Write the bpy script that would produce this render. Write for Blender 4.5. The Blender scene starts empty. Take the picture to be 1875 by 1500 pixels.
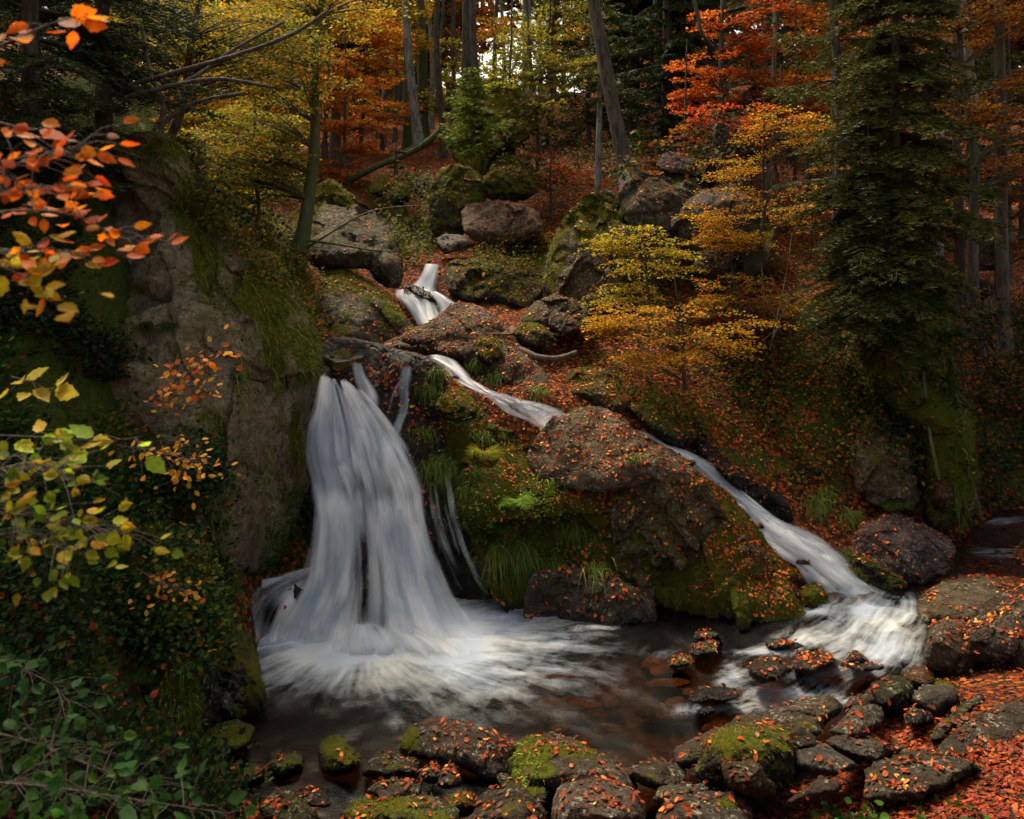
import bpy, math, random
import numpy as np
from mathutils import Vector
from mathutils.bvhtree import BVHTree
from mathutils.geometry import delaunay_2d_cdt

# ---------------------------------------------------------------- camera, sky, sun
F, CX, HZ, CH = 1458.0, 937.5, 480.0, 4.0      # focal length and centre in photo pixels, horizon row, eye height above the pool
S = bpy.context.scene
COL = S.collection
cam_d = bpy.data.cameras.new('camera'); cam = bpy.data.objects.new('camera', cam_d); COL.objects.link(cam)
cam_d.sensor_width = 36; cam_d.lens = 36*F/1875; cam_d.shift_y = -(750-HZ)/1875
cam_d.clip_end = 2000; cam_d.clip_start = .05
cam.location = (0, 0, CH); cam.rotation_euler = (math.radians(90), 0, 0)
cam_d.dof.use_dof = True; cam_d.dof.focus_distance = 9.5; cam_d.dof.aperture_fstop = 2.8
S.camera = cam
S.render.resolution_x, S.render.resolution_y = 1024, 819
SUN_EL, SUN_AZ = math.radians(58), math.radians(-30)    # azimuth measured from +Y towards +X
world = bpy.data.worlds.new('World'); S.world = world; world.use_nodes = True
wn = world.node_tree; bg = wn.nodes['Background']
sky = wn.nodes.new('ShaderNodeTexSky'); sky.sky_type = 'NISHITA'; sky.sun_disc = False
sky.sun_elevation = SUN_EL; sky.sun_rotation = SUN_AZ; sky.air_density = .8; sky.dust_density = 5; sky.ozone_density = .6
wm_ = wn.nodes.new('ShaderNodeMix'); wm_.data_type = 'RGBA'; wm_.blend_type = 'MULTIPLY'; wm_.inputs[0].default_value = 1; wm_.inputs[7].default_value = (1, .91, .66, 1)
wn.links.new(sky.outputs[0], wm_.inputs[6]); wn.links.new(wm_.outputs[2], bg.inputs[0]); bg.inputs[1].default_value = .15
sun_d = bpy.data.lights.new('sun', 'SUN'); sun_d.energy = 2.2; sun_d.angle = math.radians(12); sun_d.color = (1, .91, .76)
sun = bpy.data.objects.new('sun', sun_d); COL.objects.link(sun)
sd = Vector((math.sin(SUN_AZ)*math.cos(SUN_EL), math.cos(SUN_AZ)*math.cos(SUN_EL), math.sin(SUN_EL)))
sun.rotation_euler = sd.to_track_quat('Z', 'Y').to_euler(); sun.location = sd*60
S.view_settings.view_transform = 'Standard'; S.view_settings.look = 'None'
S.view_settings.exposure = 1.42; S.view_settings.gamma = 1
S.cycles.max_bounces = 7; S.cycles.diffuse_bounces = 3; S.cycles.glossy_bounces = 2
S.cycles.transmission_bounces = 4; S.cycles.transparent_max_bounces = 24
S.cycles.use_denoising = True; S.cycles.sample_clamp_indirect = 4

# ---------------------------------------------------------------- helpers
RNG = np.random.default_rng(7)
def world_pt(px, py, Y):
    px, py, Y = np.asarray(px, float), np.asarray(py, float), np.asarray(Y, float)
    return np.stack([(px-CX)/F*Y, Y+0*px, CH-(py-HZ)/F*Y], -1)
def to_px(P):
    Y = np.maximum(P[..., 1], .05)
    return P[..., 0]/Y*F+CX, HZ-(P[..., 2]-CH)/Y*F
REG = {1: (0, 0), 2: (600, 0), 3: (1235, 0), 4: (0, 490), 5: (600, 490), 6: (1235, 490), 7: (0, 980), 8: (600, 980), 9: (1235, 980)}
def zp(k, *pts):
    ox, oy = REG[k]
    return [(ox+x*.3467, oy+y*.3467) for x, y in pts]

_perm = np.random.default_rng(3).permutation(256); _perm = np.concatenate([_perm, _perm, _perm])
_val = np.random.default_rng(4).uniform(-1, 1, 768)
def noise3(p):
    pi = np.floor(p).astype(int); f = p-pi; f = f*f*(3-2*f); pi &= 255
    r = 0
    for dx in (0, 1):
        for dy in (0, 1):
            for dz in (0, 1):
                h = _perm[_perm[_perm[(pi[..., 0]+dx) & 255]+((pi[..., 1]+dy) & 255)]+((pi[..., 2]+dz) & 255)]
                w = (f[..., 0] if dx else 1-f[..., 0])*(f[..., 1] if dy else 1-f[..., 1])*(f[..., 2] if dz else 1-f[..., 2])
                r = r+w*_val[h]
    return r
def fbm(p, o=4):
    a, s, r = 1., 1., 0
    for i in range(o):
        r = r+a*noise3(p*s+17.3*i); a *= .5; s *= 2.03
    return r
def sstep(a, b, x):
    t = np.clip((x-a)/(b-a), 0, 1); return t*t*(3-2*t)

def tag(o, label=None, cat=None, group=None, kind=None):
    if label: o['label'] = label
    if cat: o['category'] = cat
    if group: o['group'] = group
    if kind: o['kind'] = kind
    return o
def empty(name, loc, label, cat, group=None):
    o = bpy.data.objects.new(name, None); COL.objects.link(o); o.location = loc; o.empty_display_size = .2
    return tag(o, label, cat, group)
def mesh(name, V, Fc, mat, parent=None, attrs=None, uv=None, smooth=True, origin=None):
    """V (n,3) world coordinates; Fc an (m,k) array or a list of such arrays; attrs name -> (n,) or (n,3)"""
    V = np.asarray(V, np.float32)
    if parent is not None and origin is None: origin = tuple(parent.location)
    if origin is not None: V = V-np.asarray(origin, np.float32)
    Fs = Fc if isinstance(Fc, list) else [Fc]
    Fs = [np.asarray(f, np.int32) for f in Fs if len(f)]
    loops = np.concatenate([f.ravel() for f in Fs])
    counts = np.concatenate([np.full(len(f), f.shape[1], np.int32) for f in Fs])
    starts = np.concatenate([[0], np.cumsum(counts)[:-1]]).astype(np.int32)
    me = bpy.data.meshes.new(name)
    me.vertices.add(len(V)); me.vertices.foreach_set('co', V.ravel())
    me.loops.add(len(loops)); me.loops.foreach_set('vertex_index', loops)
    me.polygons.add(len(counts)); me.polygons.foreach_set('loop_start', starts)
    me.polygons.foreach_set('use_smooth', np.full(len(counts), smooth))
    me.update(calc_edges=True)
    for k, a in (attrs or {}).items():
        a = np.asarray(a, np.float32)
        if a.ndim == 1:
            at = me.attributes.new(k, 'FLOAT', 'POINT'); at.data.foreach_set('value', a)
        elif a.shape[1] == 2:
            at = me.attributes.new(k, 'FLOAT_VECTOR', 'POINT'); at.data.foreach_set('vector', np.c_[a, 0*a[:, :1]].ravel().astype(np.float32))
        else:
            at = me.attributes.new(k, 'FLOAT_COLOR', 'POINT'); at.data.foreach_set('color', np.c_[a, np.ones(len(a))].ravel().astype(np.float32))
    me.materials.append(mat); me.validate()
    o = bpy.data.objects.new(name, me); COL.objects.link(o)
    if parent is not None: o.parent = parent
    elif origin is not None: o.location = origin
    return o

# ---------------------------------------------------------------- materials
def newmat(name):
    m = bpy.data.materials.new(name); m.use_nodes = True; nt = m.node_tree
    return m, nt, nt.nodes['Principled BSDF'], nt.nodes['Material Output']
class NT:
    def __init__(s, nt): s.nt = nt
    def n(s, t, **kw):
        n = s.nt.nodes.new(t)
        for k, v in kw.items():
            if k[0] == '_': n.inputs[k[1:]].default_value = v
            else: setattr(n, k, v)
        return n
    def l(s, a, b): s.nt.links.new(a, b)
    def attr(s, name): return s.n('ShaderNodeAttribute', attribute_name=name)
    def noise(s, scale, detail=4, rough=.6, vec=None, dist=0):
        n = s.n('ShaderNodeTexNoise', _Scale=scale, _Detail=detail, _Roughness=rough, _Distortion=dist)
        if vec is not None: s.l(vec, n.inputs['Vector'])
        return n.outputs['Fac']
    def math(s, op, a, b=None, c=None, clamp=False):
        n = s.n('ShaderNodeMath', operation=op, use_clamp=clamp)
        for i, x in enumerate((a, b, c)):
            if x is None: continue
            if isinstance(x, (int, float)): n.inputs[i].default_value = x
            else: s.l(x, n.inputs[i])
        return n.outputs[0]
    def rng(s, x, a, b, c=0, d=1, smooth=True):
        n = s.n('ShaderNodeMapRange', interpolation_type='SMOOTHSTEP' if smooth else 'LINEAR')
        s.l(x, n.inputs[0])
        for i, v in enumerate((a, b, c, d)): n.inputs[i+1].default_value = v
        return n.outputs[0]
    def mix(s, f, a, b, mode='MIX'):
        n = s.n('ShaderNodeMix', data_type='RGBA', blend_type=mode)
        if isinstance(f, (int, float)): n.inputs[0].default_value = f
        else: s.l(f, n.inputs[0])
        for i, x in ((6, a), (7, b)):
            if isinstance(x, tuple): n.inputs[i].default_value = (*x, 1)
            else: s.l(x, n.inputs[i])
        return n.outputs[2]
    def bump(s, h, strength, dist, prev=None):
        n = s.n('ShaderNodeBump', _Strength=strength, _Distance=dist); s.l(h, n.inputs['Height'])
        if prev is not None: s.l(prev, n.inputs['Normal'])
        return n.outputs[0]
    def pos(s): return s.n('ShaderNodeNewGeometry').outputs['Position']

def leaf_material(name, rough=.55, trans=.4, spec=.3):
    m, nt, b, out = newmat(name); k = NT(nt)
    c = k.attr('col').outputs['Color']
    v = k.noise(70, 2, vec=k.pos())
    c2 = k.mix(k.rng(v, .3, .7), k.mix(1, c, (.7, .62, .6), 'MULTIPLY'), c)
    k.l(c2, b.inputs['Base Color']); b.inputs['Roughness'].default_value = rough
    b.inputs['Specular IOR Level'].default_value = spec
    t = k.n('ShaderNodeBsdfTranslucent'); k.l(c2, t.inputs[0])
    mx = k.n('ShaderNodeMixShader'); mx.inputs[0].default_value = trans
    k.l(b.outputs[0], mx.inputs[1]); k.l(t.outputs[0], mx.inputs[2]); k.l(mx.outputs[0], out.inputs[0])
    return m
def rock_material():
    m, nt, b, out = newmat('mossy_rock'); k = NT(nt)
    P = k.pos(); tone = k.attr('tone').outputs['Color']; moss = k.attr('moss').outputs['Fac']; wet = k.attr('wet').outputs['Fac']
    big = k.noise(1.7, 5, .6, P, .4); mid = k.noise(7, 6, .65, P, .3); fine = k.noise(38, 5, .7, P)
    c = k.mix(k.rng(big, .35, .65), k.mix(1, tone, (.7, .65, .6), 'MULTIPLY'), tone)
    c = k.mix(k.rng(mid, .42, .62), k.mix(1, c, (.62, .57, .52), 'MULTIPLY'), c)
    c = k.mix(k.rng(fine, .3, .7), k.mix(1, c, (.66, .65, .62), 'MULTIPLY'), k.mix(1, c, (1.2, 1.17, 1.1), 'MULTIPLY'))
    # pale lichen specks
    vo = k.n('ShaderNodeTexVoronoi', _Scale=16, feature='F1'); k.l(P, vo.inputs['Vector'])
    sp = k.math('SUBTRACT', k.noise(46, 4, .75, P), k.math('MULTIPLY', vo.outputs['Distance'], .35))
    lich = k.math('MULTIPLY', k.rng(sp, .385, .46), k.rng(k.noise(3.1, 3, .6, P), .44, .58))
    lich = k.math('MULTIPLY', lich, k.math('SUBTRACT', 1, wet), clamp=True)
    c = k.mix(k.math('MULTIPLY', lich, .7), c, (.36, .34, .25))
    # cracks
    vc = k.n('ShaderNodeTexVoronoi', _Scale=1.6, feature='DISTANCE_TO_EDGE')
    wv = k.n('ShaderNodeVectorMath', operation='MULTIPLY_ADD')
    nz = k.n('ShaderNodeTexNoise', _Scale=3.5, _Detail=4); k.l(P, nz.inputs['Vector'])
    k.l(nz.outputs['Color'], wv.inputs[0]); wv.inputs[1].default_value = (.5, .5, .5); k.l(P, wv.inputs[2])
    k.l(wv.outputs[0], vc.inputs['Vector'])
    crack = k.rng(vc.outputs['Distance'], 0, .035)
    # moss grows on what faces up, and where the attribute says so
    g = k.n('ShaderNodeNewGeometry'); sx = k.n('ShaderNodeSeparateXYZ'); k.l(g.outputs['Normal'], sx.inputs[0])
    mv = k.math('ADD', k.math('MULTIPLY', sx.outputs['Z'], .5), k.math('MULTIPLY', moss, 1.35))
    mv = k.math('ADD', mv, k.math('MULTIPLY', k.math('SUBTRACT', k.noise(4.3, 6, .72, P), .5), 1.8))
    mf = k.rng(mv, .56, .8)
    mc = k.mix(k.noise(26, 4, .7, P), (.016, .024, .003), (.15, .17, .012))
    mc = k.mix(k.rng(k.noise(2.3, 3, .6, P), .35, .65), mc, k.mix(1, mc, (1.25, .85, .6), 'MULTIPLY'))
    c = k.mix(mf, c, mc)
    c = k.mix(k.math('MULTIPLY', wet, .75), c, k.mix(1, c, (.22, .2, .22), 'MULTIPLY'))
    k.l(c, b.inputs['Base Color'])
    r = k.math('SUBTRACT', k.rng(mid, .3, .7, .62, .8), k.math('MULTIPLY', wet, .42)); r = k.math('ADD', r, k.math('MULTIPLY', mf, .25), clamp=True)
    k.l(r, b.inputs['Roughness']); k.l(k.math('ADD', .1, k.math('MULTIPLY', wet, .25)), b.inputs['Specular IOR Level'])
    n0 = k.bump(k.noise(2.7, 6, .7, P, 1.2), .8, .22); n1 = k.bump(mid, .85, .11, n0); n2 = k.bump(fine, .8, .03, n1); n3 = k.bump(crack, .7, .03, n2)
    mb = k.math('MULTIPLY', k.noise(75, 4, .8, P), mf)
    k.l(k.bump(mb, .8, .03, n3), b.inputs['Normal'])
    return m
def ground_material():
    m, nt, b, out = newmat('leafy_ground'); k = NT(nt)
    P = k.pos(); moss = k.attr('moss').outputs['Fac']; wet = k.attr('wet').outputs['Fac']
    c = k.mix(k.noise(6, 6, .7, P), (.018, .011, .007), (.055, .03, .016))
    v = k.n('ShaderNodeTexVoronoi', _Scale=17, _Randomness=1); k.l(P, v.inputs['Vector'])
    hue = k.n('ShaderNodeSeparateColor'); k.l(v.outputs['Color'], hue.inputs[0])
    lc = k.mix(hue.outputs[0], (.2, .03, .006), (.5, .13, .02)); lc = k.mix(k.rng(hue.outputs[1], .6, 1), lc, (.06, .018, .008))
    lf = k.math('MULTIPLY', k.rng(v.outputs['Distance'], .62, .4), k.rng(k.noise(1.1, 5, .7, P), .3, .5))
    c = k.mix(k.math('MULTIPLY', lf, .8), c, lc)
    mf = k.rng(k.math('ADD', k.math('MULTIPLY', moss, 1.1), k.noise(2.6, 6, .7, P)), .72, .95)
    mc = k.mix(k.noise(19, 4, .7, P), (.012, .02, .004), (.085, .11, .014))
    c = k.mix(mf, c, mc)
    c = k.mix(k.math('MULTIPLY', wet, .85), c, (.035, .022, .011))
    k.l(c, b.inputs['Base Color']); b.inputs['Roughness'].default_value = .9; b.inputs['Specular IOR Level'].default_value = .08
    n1 = k.bump(k.noise(9, 6, .7, P), .8, .12); k.l(k.bump(v.outputs['Distance'], .5, .03, n1), b.inputs['Normal'])
    return m
def bark_material(name, dark, light, moss=.35, scale=1):
    m, nt, b, out = newmat(name); k = NT(nt)
    mp = k.n('ShaderNodeMapping'); mp.inputs['Scale'].default_value = (14*scale, 14*scale, 3*scale); k.l(k.pos(), mp.inputs[0])
    f = k.noise(1, 6, .7, mp.outputs[0], .5); P = k.pos()
    c = k.mix(k.rng(f, .35, .65), dark, light)
    c = k.mix(k.rng(k.noise(2.5, 5, .7, P), .62-moss*.35, .8-moss*.3), c, (.055, .07, .012))
    k.l(c, b.inputs['Base Color']); b.inputs['Roughness'].default_value = .85; k.l(k.bump(f, .8, .03), b.inputs['Normal'])
    return m
def fall_material():
    """silky water: streaks run along the v of the ribbon; 'dens' is how thick the water is"""
    m, nt, b, out = newmat('falling_water'); k = NT(nt)
    fl = k.attr('flow').outputs['Vector']; d = k.attr('dens').outputs['Fac']
    def st(su, sv, det, ro, di=0):
        mp = k.n('ShaderNodeMapping'); mp.inputs['Scale'].default_value = (su, sv, 1); k.l(fl, mp.inputs[0])
        return k.noise(1, det, ro, mp.outputs[0], di)
    s1 = st(9, .7, 4, .55, .3); s2 = st(42, 1.3, 4, .6, .15); s3 = st(3.2, .9, 2, .5, .5)
    s = k.math('ADD', k.math('MULTIPLY', s1, .48), k.math('ADD', k.math('MULTIPLY', s2, .14), k.math('MULTIPLY', s3, .48)))
    s = k.math('MULTIPLY', k.math('SUBTRACT', s, .55), 1.35)
    a = k.math('ADD', d, k.math('MULTIPLY', s, k.math('MULTIPLY', k.math('MINIMUM', k.math('MULTIPLY', d, 5), 1), 1.9)))
    a = k.rng(a, .05, 1.0, 0, 1, False)
    a = k.math('POWER', k.rng(a, 0, .85, 0, 1, False), 1.1); a = k.math('MULTIPLY', a, .97, clamp=True)
    df = k.n('ShaderNodeBsdfDiffuse'); tl = k.n('ShaderNodeBsdfTranslucent'); mx = k.n('ShaderNodeMixShader', _Fac=.35)
    cc = k.mix(k.rng(s3, .35, .65), (.5, .57, .66), (.95, .95, .95)); k.l(cc, df.inputs[0]); k.l(cc, tl.inputs[0])
    k.l(k.bump(s1, .35, .06), df.inputs['Normal'])
    k.l(df.outputs[0], mx.inputs[1]); k.l(tl.outputs[0], mx.inputs[2])
    tr = k.n('ShaderNodeBsdfTransparent'); fin = k.n('ShaderNodeMixShader')
    k.l(a, fin.inputs[0]); k.l(tr.outputs[0], fin.inputs[1]); k.l(mx.outputs[0], fin.inputs[2]); k.l(fin.outputs[0], out.inputs[0])
    return m
def pool_material():
    m, nt, b, out = newmat('pool_water'); k = NT(nt)
    fa, fb = k.attr('foam_a').outputs['Fac'], k.attr('foam_b').outputs['Fac']
    def foam(f, fl, su, sv, amp):
        def st(a, b_, det, di):
            mp = k.n('ShaderNodeMapping'); mp.inputs['Scale'].default_value = (a, b_, 1); k.l(fl, mp.inputs[0])
            return k.noise(1, det, .6, mp.outputs[0], di)
        s = k.math('ADD', k.math('ADD', k.math('MULTIPLY', st(su, sv, 4, .25), .5), k.math('MULTIPLY', st(su*2.6, sv*1.5, 3, .2), .2)), k.math('MULTIPLY', k.noise(4.5, 5, .6, k.pos(), .5), .3))
        s = k.math('MULTIPLY', k.math('SUBTRACT', s, .5), amp)
        s = k.math('MULTIPLY', s, k.math('MINIMUM', k.math('MULTIPLY', f, 4), 1))
        return k.rng(k.math('ADD', f, s), .06, .95, 0, 1, False), s
    a, sa = foam(fa, k.attr('flow_a').outputs['Vector'], 6, 1.2, 2.5)
    b2, sb = foam(fb, k.attr('flow_b').outputs['Vector'], 5.5, 1.2, 3.2)
    al = k.math('MULTIPLY', k.math('POWER', k.math('MAXIMUM', a, b2), 1.2), .93, clamp=True)
    P = k.pos(); rip = k.bump(k.noise(5, 5, .6, P, .8), .2, .04)
    df = k.n('ShaderNodeBsdfDiffuse'); cc = k.mix(k.rng(k.noise(1.3, 2, .5, P), .4, .65), (.46, .52, .62), (.58, .6, .6)); k.l(cc, df.inputs[0])
    tr = k.n('ShaderNodeBsdfTransparent'); tr.inputs[0].default_value = (.5, .35, .2, 1)
    gl = k.n('ShaderNodeBsdfGlossy'); gl.inputs[0].default_value = (.4, .42, .42, 1); gl.inputs['Roughness'].default_value = .3; k.l(rip, gl.inputs['Normal'])
    fr = k.n('ShaderNodeFresnel', _IOR=1.33); k.l(rip, fr.inputs['Normal'])
    w = k.n('ShaderNodeMixShader'); k.l(fr.outputs[0], w.inputs[0]); k.l(tr.outputs[0], w.inputs[1]); k.l(gl.outputs[0], w.inputs[2])
    fin = k.n('ShaderNodeMixShader'); k.l(al, fin.inputs[0]); k.l(w.outputs[0], fin.inputs[1]); k.l(df.outputs[0], fin.inputs[2])
    k.l(fin.outputs[0], out.inputs[0])
    return m
M_ROCK, M_GROUND, M_FALL, M_POOL = rock_material(), ground_material(), fall_material(), pool_material()
M_LEAF, M_FALLEN = leaf_material('leaf', .6, .58, .12), leaf_material('fallen_leaf', .6, .12, .15)
M_NEEDLE = leaf_material('needle', .6, .25, .2); M_GRASS = leaf_material('grass_blade', .5, .35, .3)
M_BARK = bark_material('brown_bark', (.018, .013, .01), (.11, .08, .055)); M_PALE = bark_material('grey_bark', (.06, .055, .045), (.26, .24, .2), .15)
M_MOSSBARK = bark_material('mossy_bark', (.03, .026, .012), (.13, .11, .05), .8); M_TWIG = bark_material('twig_bark', (.02, .014, .01), (.07, .05, .035), .1)

# ---------------------------------------------------------------- ground
C = []                     # ground control points in world coordinates
def cp(*pts):
    for px, py, Y in pts: C.append(tuple(world_pt(px, py, Y)))
C += [(0, -3, 2.6), (-6, -3, 3.4), (6, -3, 2.6), (0, 0, 2.3), (-3, 0, 2.9), (3, 0, 2.3), (-8, 1, 4.2), (8, 1, 2.6), (0, 2.5, 1.5), (2, 2.5, 1.55), (-2, 2.5, 1.7),
      (0, 4.2, .6), (2, 4.2, .75), (-1.4, 4.4, .55), (4.5, 4.4, .9), (0, 5.4, -.02), (.6, 5.5, -.04), (1.2, 5.2, .1), (.3, 4.95, .22), (1.5, 5.4, .06), (-1.2, 5.6, -.06), (-2, 5.8, .1), (3, 5.7, .36), (4.2, 6, .62),
      (0, 6.2, -.18), (1.2, 6.2, -.12), (-1.5, 6.4, -.25), (2.3, 6.3, -.02), (3.3, 6.8, .1), (4.6, 7.2, .25), (7, 7, 1.2), (6, 5, 1.3), (2.6, 7.3, -.2),
      (-2.6, 5, .9), (-3.2, 4, 1.7), (-2.9, 6, .55), (-3.6, 5.6, 1.9), (-4.2, 6.5, 3.0), (-5, 5, 3.6), (-7, 7, 5), (-3.1, 7.2, .8), (-3.4, 8, 1.6), (-2.45, 7, -.15), (-2.5, 8, -.15),
      (-1.5, 7.2, -.4), (0, 7.2, -.4), (1.5, 7.2, -.33), (-1.5, 8.4, -.4), (0, 8.4, -.4), (1.5, 8.5, -.3), (3, 8.6, -.15), (3.9, 8.6, -.12), (4.3, 9.1, .0), (3.0, 9.0, -.2), (-2.4, 8.8, -.3),
      (-2.9, 9.4, 1.5), (-3.2, 10.2, 2.9), (-4.5, 9, 4.2), (-2, 9.6, 0.), (-1, 9.6, 0.), (-2, 10.4, 2.35), (-1, 10.6, 2.4), (-2.2, 12, 2.6), (-1.5, 11.5, 2.6),
      (0, 9.7, .3), (1.5, 9.7, .3), (2.6, 9.6, .1), (0, 10.4, 1.55), (1, 10.4, 1.45), (-.3, 11.2, 2.3), (4.2, 9.6, .2), (5.6, 9.8, .3), (6.8, 10.3, .45), (8, 10.5, .6)]
cp((800, 660, 11.3), (870, 722, 10.8), (950, 757, 10.6), (1010, 778, 10.5), (1200, 840, 10.6), (1290, 900, 10.3), (1400, 1000, 9.9), (1500, 1080, 9.5),
   (1040, 700, 11.5), (1200, 705, 11.8), (1210, 785, 11.0), (1350, 860, 10.8), (1450, 935, 10.5), (1550, 975, 10.3), (1400, 700, 12.2), (1500, 800, 11.2), (1300, 600, 13), (1450, 600, 13),
   (1600, 700, 11.8), (1620, 880, 11.0), (1100, 610, 13), (1200, 500, 14.8), (1400, 500, 14.8), (1560, 560, 13), (1720, 960, 11.2), (1850, 900, 11.8), (1850, 720, 13), (1860, 580, 16), (1750, 570, 15),
   (1850, 450, 20), (1600, 450, 17), (780, 610, 13.2), (770, 500, 14.8), (840, 480, 15.2), (830, 440, 17), (760, 400, 19), (740, 340, 22), (700, 300, 26), (720, 255, 32), (800, 222, 38), (600, 225, 38),
   (450, 235, 38), (650, 325, 24), (950, 430, 17.5), (960, 560, 14), (900, 600, 13), (1000, 350, 20), (1050, 300, 24), (1100, 380, 18.5), (1200, 310, 22), (1000, 200, 32), (1300, 250, 28), (1500, 310, 26), (1700, 370, 26), (1860, 360, 28),
   (560, 500, 12.6), (600, 620, 12), (480, 480, 11.5), (540, 470, 13.5), (450, 400, 15), (400, 300, 22), (340, 420, 11), (250, 240, 11), (100, 170, 10), (0, 200, 8), (200, 160, 18), (0, 100, 20),
   (1200, 150, 45), (1500, 150, 45), (1900, 150, 45), (2200, 700, 14), (2300, 300, 25), (-300, 0, 20), (100, 180, 40), (640, 210, 50), (850, 205, 50))
C += [(-60, 90, 20), (0, 90, 16), (60, 90, 24), (-150, 300, 24), (0, 300, 14), (150, 300, 28), (40, 0, 12), (-40, 0, 14), (0, -40, 6), (30, -40, 8), (-30, -40, 10)]
C = np.array(C)
def warp(x, y):
    yy = np.maximum(y, -1)+4
    return np.stack([x/yy*5, np.log(yy)*6+np.minimum(y+1, 0)*.6], -1)
_cw = warp(C[:, 0], C[:, 1]); _D = np.sqrt(((_cw[:, None]-_cw[None])**2).sum(-1)+.03)
_A = np.block([[_D, np.ones((len(C), 1))], [np.ones((1, len(C))), np.zeros((1, 1))]])
_W = np.linalg.solve(_A+1e-6*np.eye(len(_A)), np.r_[C[:, 2], 0])
def ground_z(x, y, detail=True):
    x, y = np.atleast_1d(np.asarray(x, float)), np.atleast_1d(np.asarray(y, float)); w = warp(x, y); z = np.zeros(len(x))
    for i in range(0, len(x), 20000):
        d = np.sqrt(((w[i:i+20000, None]-_cw[None])**2).sum(-1)+.03); z[i:i+20000] = d@_W[:-1]+_W[-1]
    p = np.stack([x, y, 0*x], -1); a = .07*np.clip(y/9, .35, 4)*np.where((z < .05) & (y < 9.3), .35, 1)
    return z+a*fbm(p*1.1/np.clip(y/9, 1, 4)[:, None], 4)+.012*fbm(p*9, 2)
SURF = []                  # (verts, tris, moss) of every surface things can grow or lie on
gy = np.concatenate([np.linspace(-40, 1, 16), 1+np.linspace(0, 1, 150)[1:]**1.0*16, 17+np.linspace(0, 1, 60)[1:]**1.6*60, np.linspace(80, 320, 12)])
gs = np.linspace(-1.35, 1.35, 260)
GX = gs[None]*(np.abs(gy[:, None])+5); GY = gy[:, None]+0*gs[None]
gz = ground_z(GX.ravel(), GY.ravel()); GV = np.c_[GX.ravel(), GY.ravel(), gz]
nr, nc = len(gy), len(gs); idx = np.arange(nr*nc).reshape(nr, nc)
GF = np.stack([idx[:-1, :-1], idx[:-1, 1:], idx[1:, 1:], idx[1:, :-1]], -1).reshape(-1, 4)
gpx, gpy = to_px(GV)
def blobs(px, py, bl):
    r = np.zeros_like(px)
    for x, y, rx, ry, a in bl: r = r+a*np.exp(-(((px-x)/rx)**2+((py-y)/ry)**2))
    return r
GROUND_MOSS = [(1500, 650, 170, 120, .3), (1600, 800, 150, 130, .4), (1000, 480, 90, 60, .4), (1300, 520, 60, 30, .3), (900, 230, 120, 60, .3), (400, 480, 130, 70, .5),
               (700, 420, 100, 60, .5), (100, 900, 250, 400, .6), (80, 480, 330, 330, 1), (1300, 850, 150, 60, .35), (1820, 830, 90, 120, .4), (1000, 350, 120, 60, .25)]
gm = np.where(GV[:, 1] > .5, np.clip(blobs(gpx, gpy, GROUND_MOSS), 0, .8), .2)
gw = ((GV[:, 2] < .04) & (GV[:, 1] < 9.6) & (GV[:, 1] > 5)).astype(float)
tag(mesh('hillside', GV, GF, M_GROUND, attrs={'moss': gm, 'wet': gw}), kind='structure')
SURF.append((GV, np.concatenate([GF[:, [0, 1, 2]], GF[:, [0, 2, 3]]]), gm))

# ---------------------------------------------------------------- rocks
BROWN, GREY, DARK, PINK, OCHRE, PURPLE = (.15, .115, .085), (.17, .15, .13), (.06, .052, .046), (.24, .17, .14), (.24, .11, .04), (.12, .09, .095)
def chaikin(p, n=1):
    for _ in range(n):
        q = np.roll(p, -1, 0); p = np.stack([.78*p+.22*q, .22*p+.78*q], 1).reshape(-1, 2)
    return p
def in_poly(x, y, poly):
    c = np.zeros(x.shape, bool); n = len(poly)
    for i in range(n):
        x0, y0 = poly[i]; x1, y1 = poly[(i+1) % n]
        if y0 == y1: continue
        c ^= ((y0 > y) != (y1 > y)) & (x < (x1-x0)*(y-y0)/(y1-y0)+x0)
    return c
def dist_poly(p, poly):
    d = np.full(len(p), 1e9); q = np.roll(poly, -1, 0)
    for a, b in zip(poly, q):
        ab = b-a; t = np.clip(((p-a)@ab)/(ab@ab+1e-9), 0, 1); d = np.minimum(d, np.hypot(*(p-a-t[:, None]*ab).T))
    return d
_rn = [0]
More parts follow.
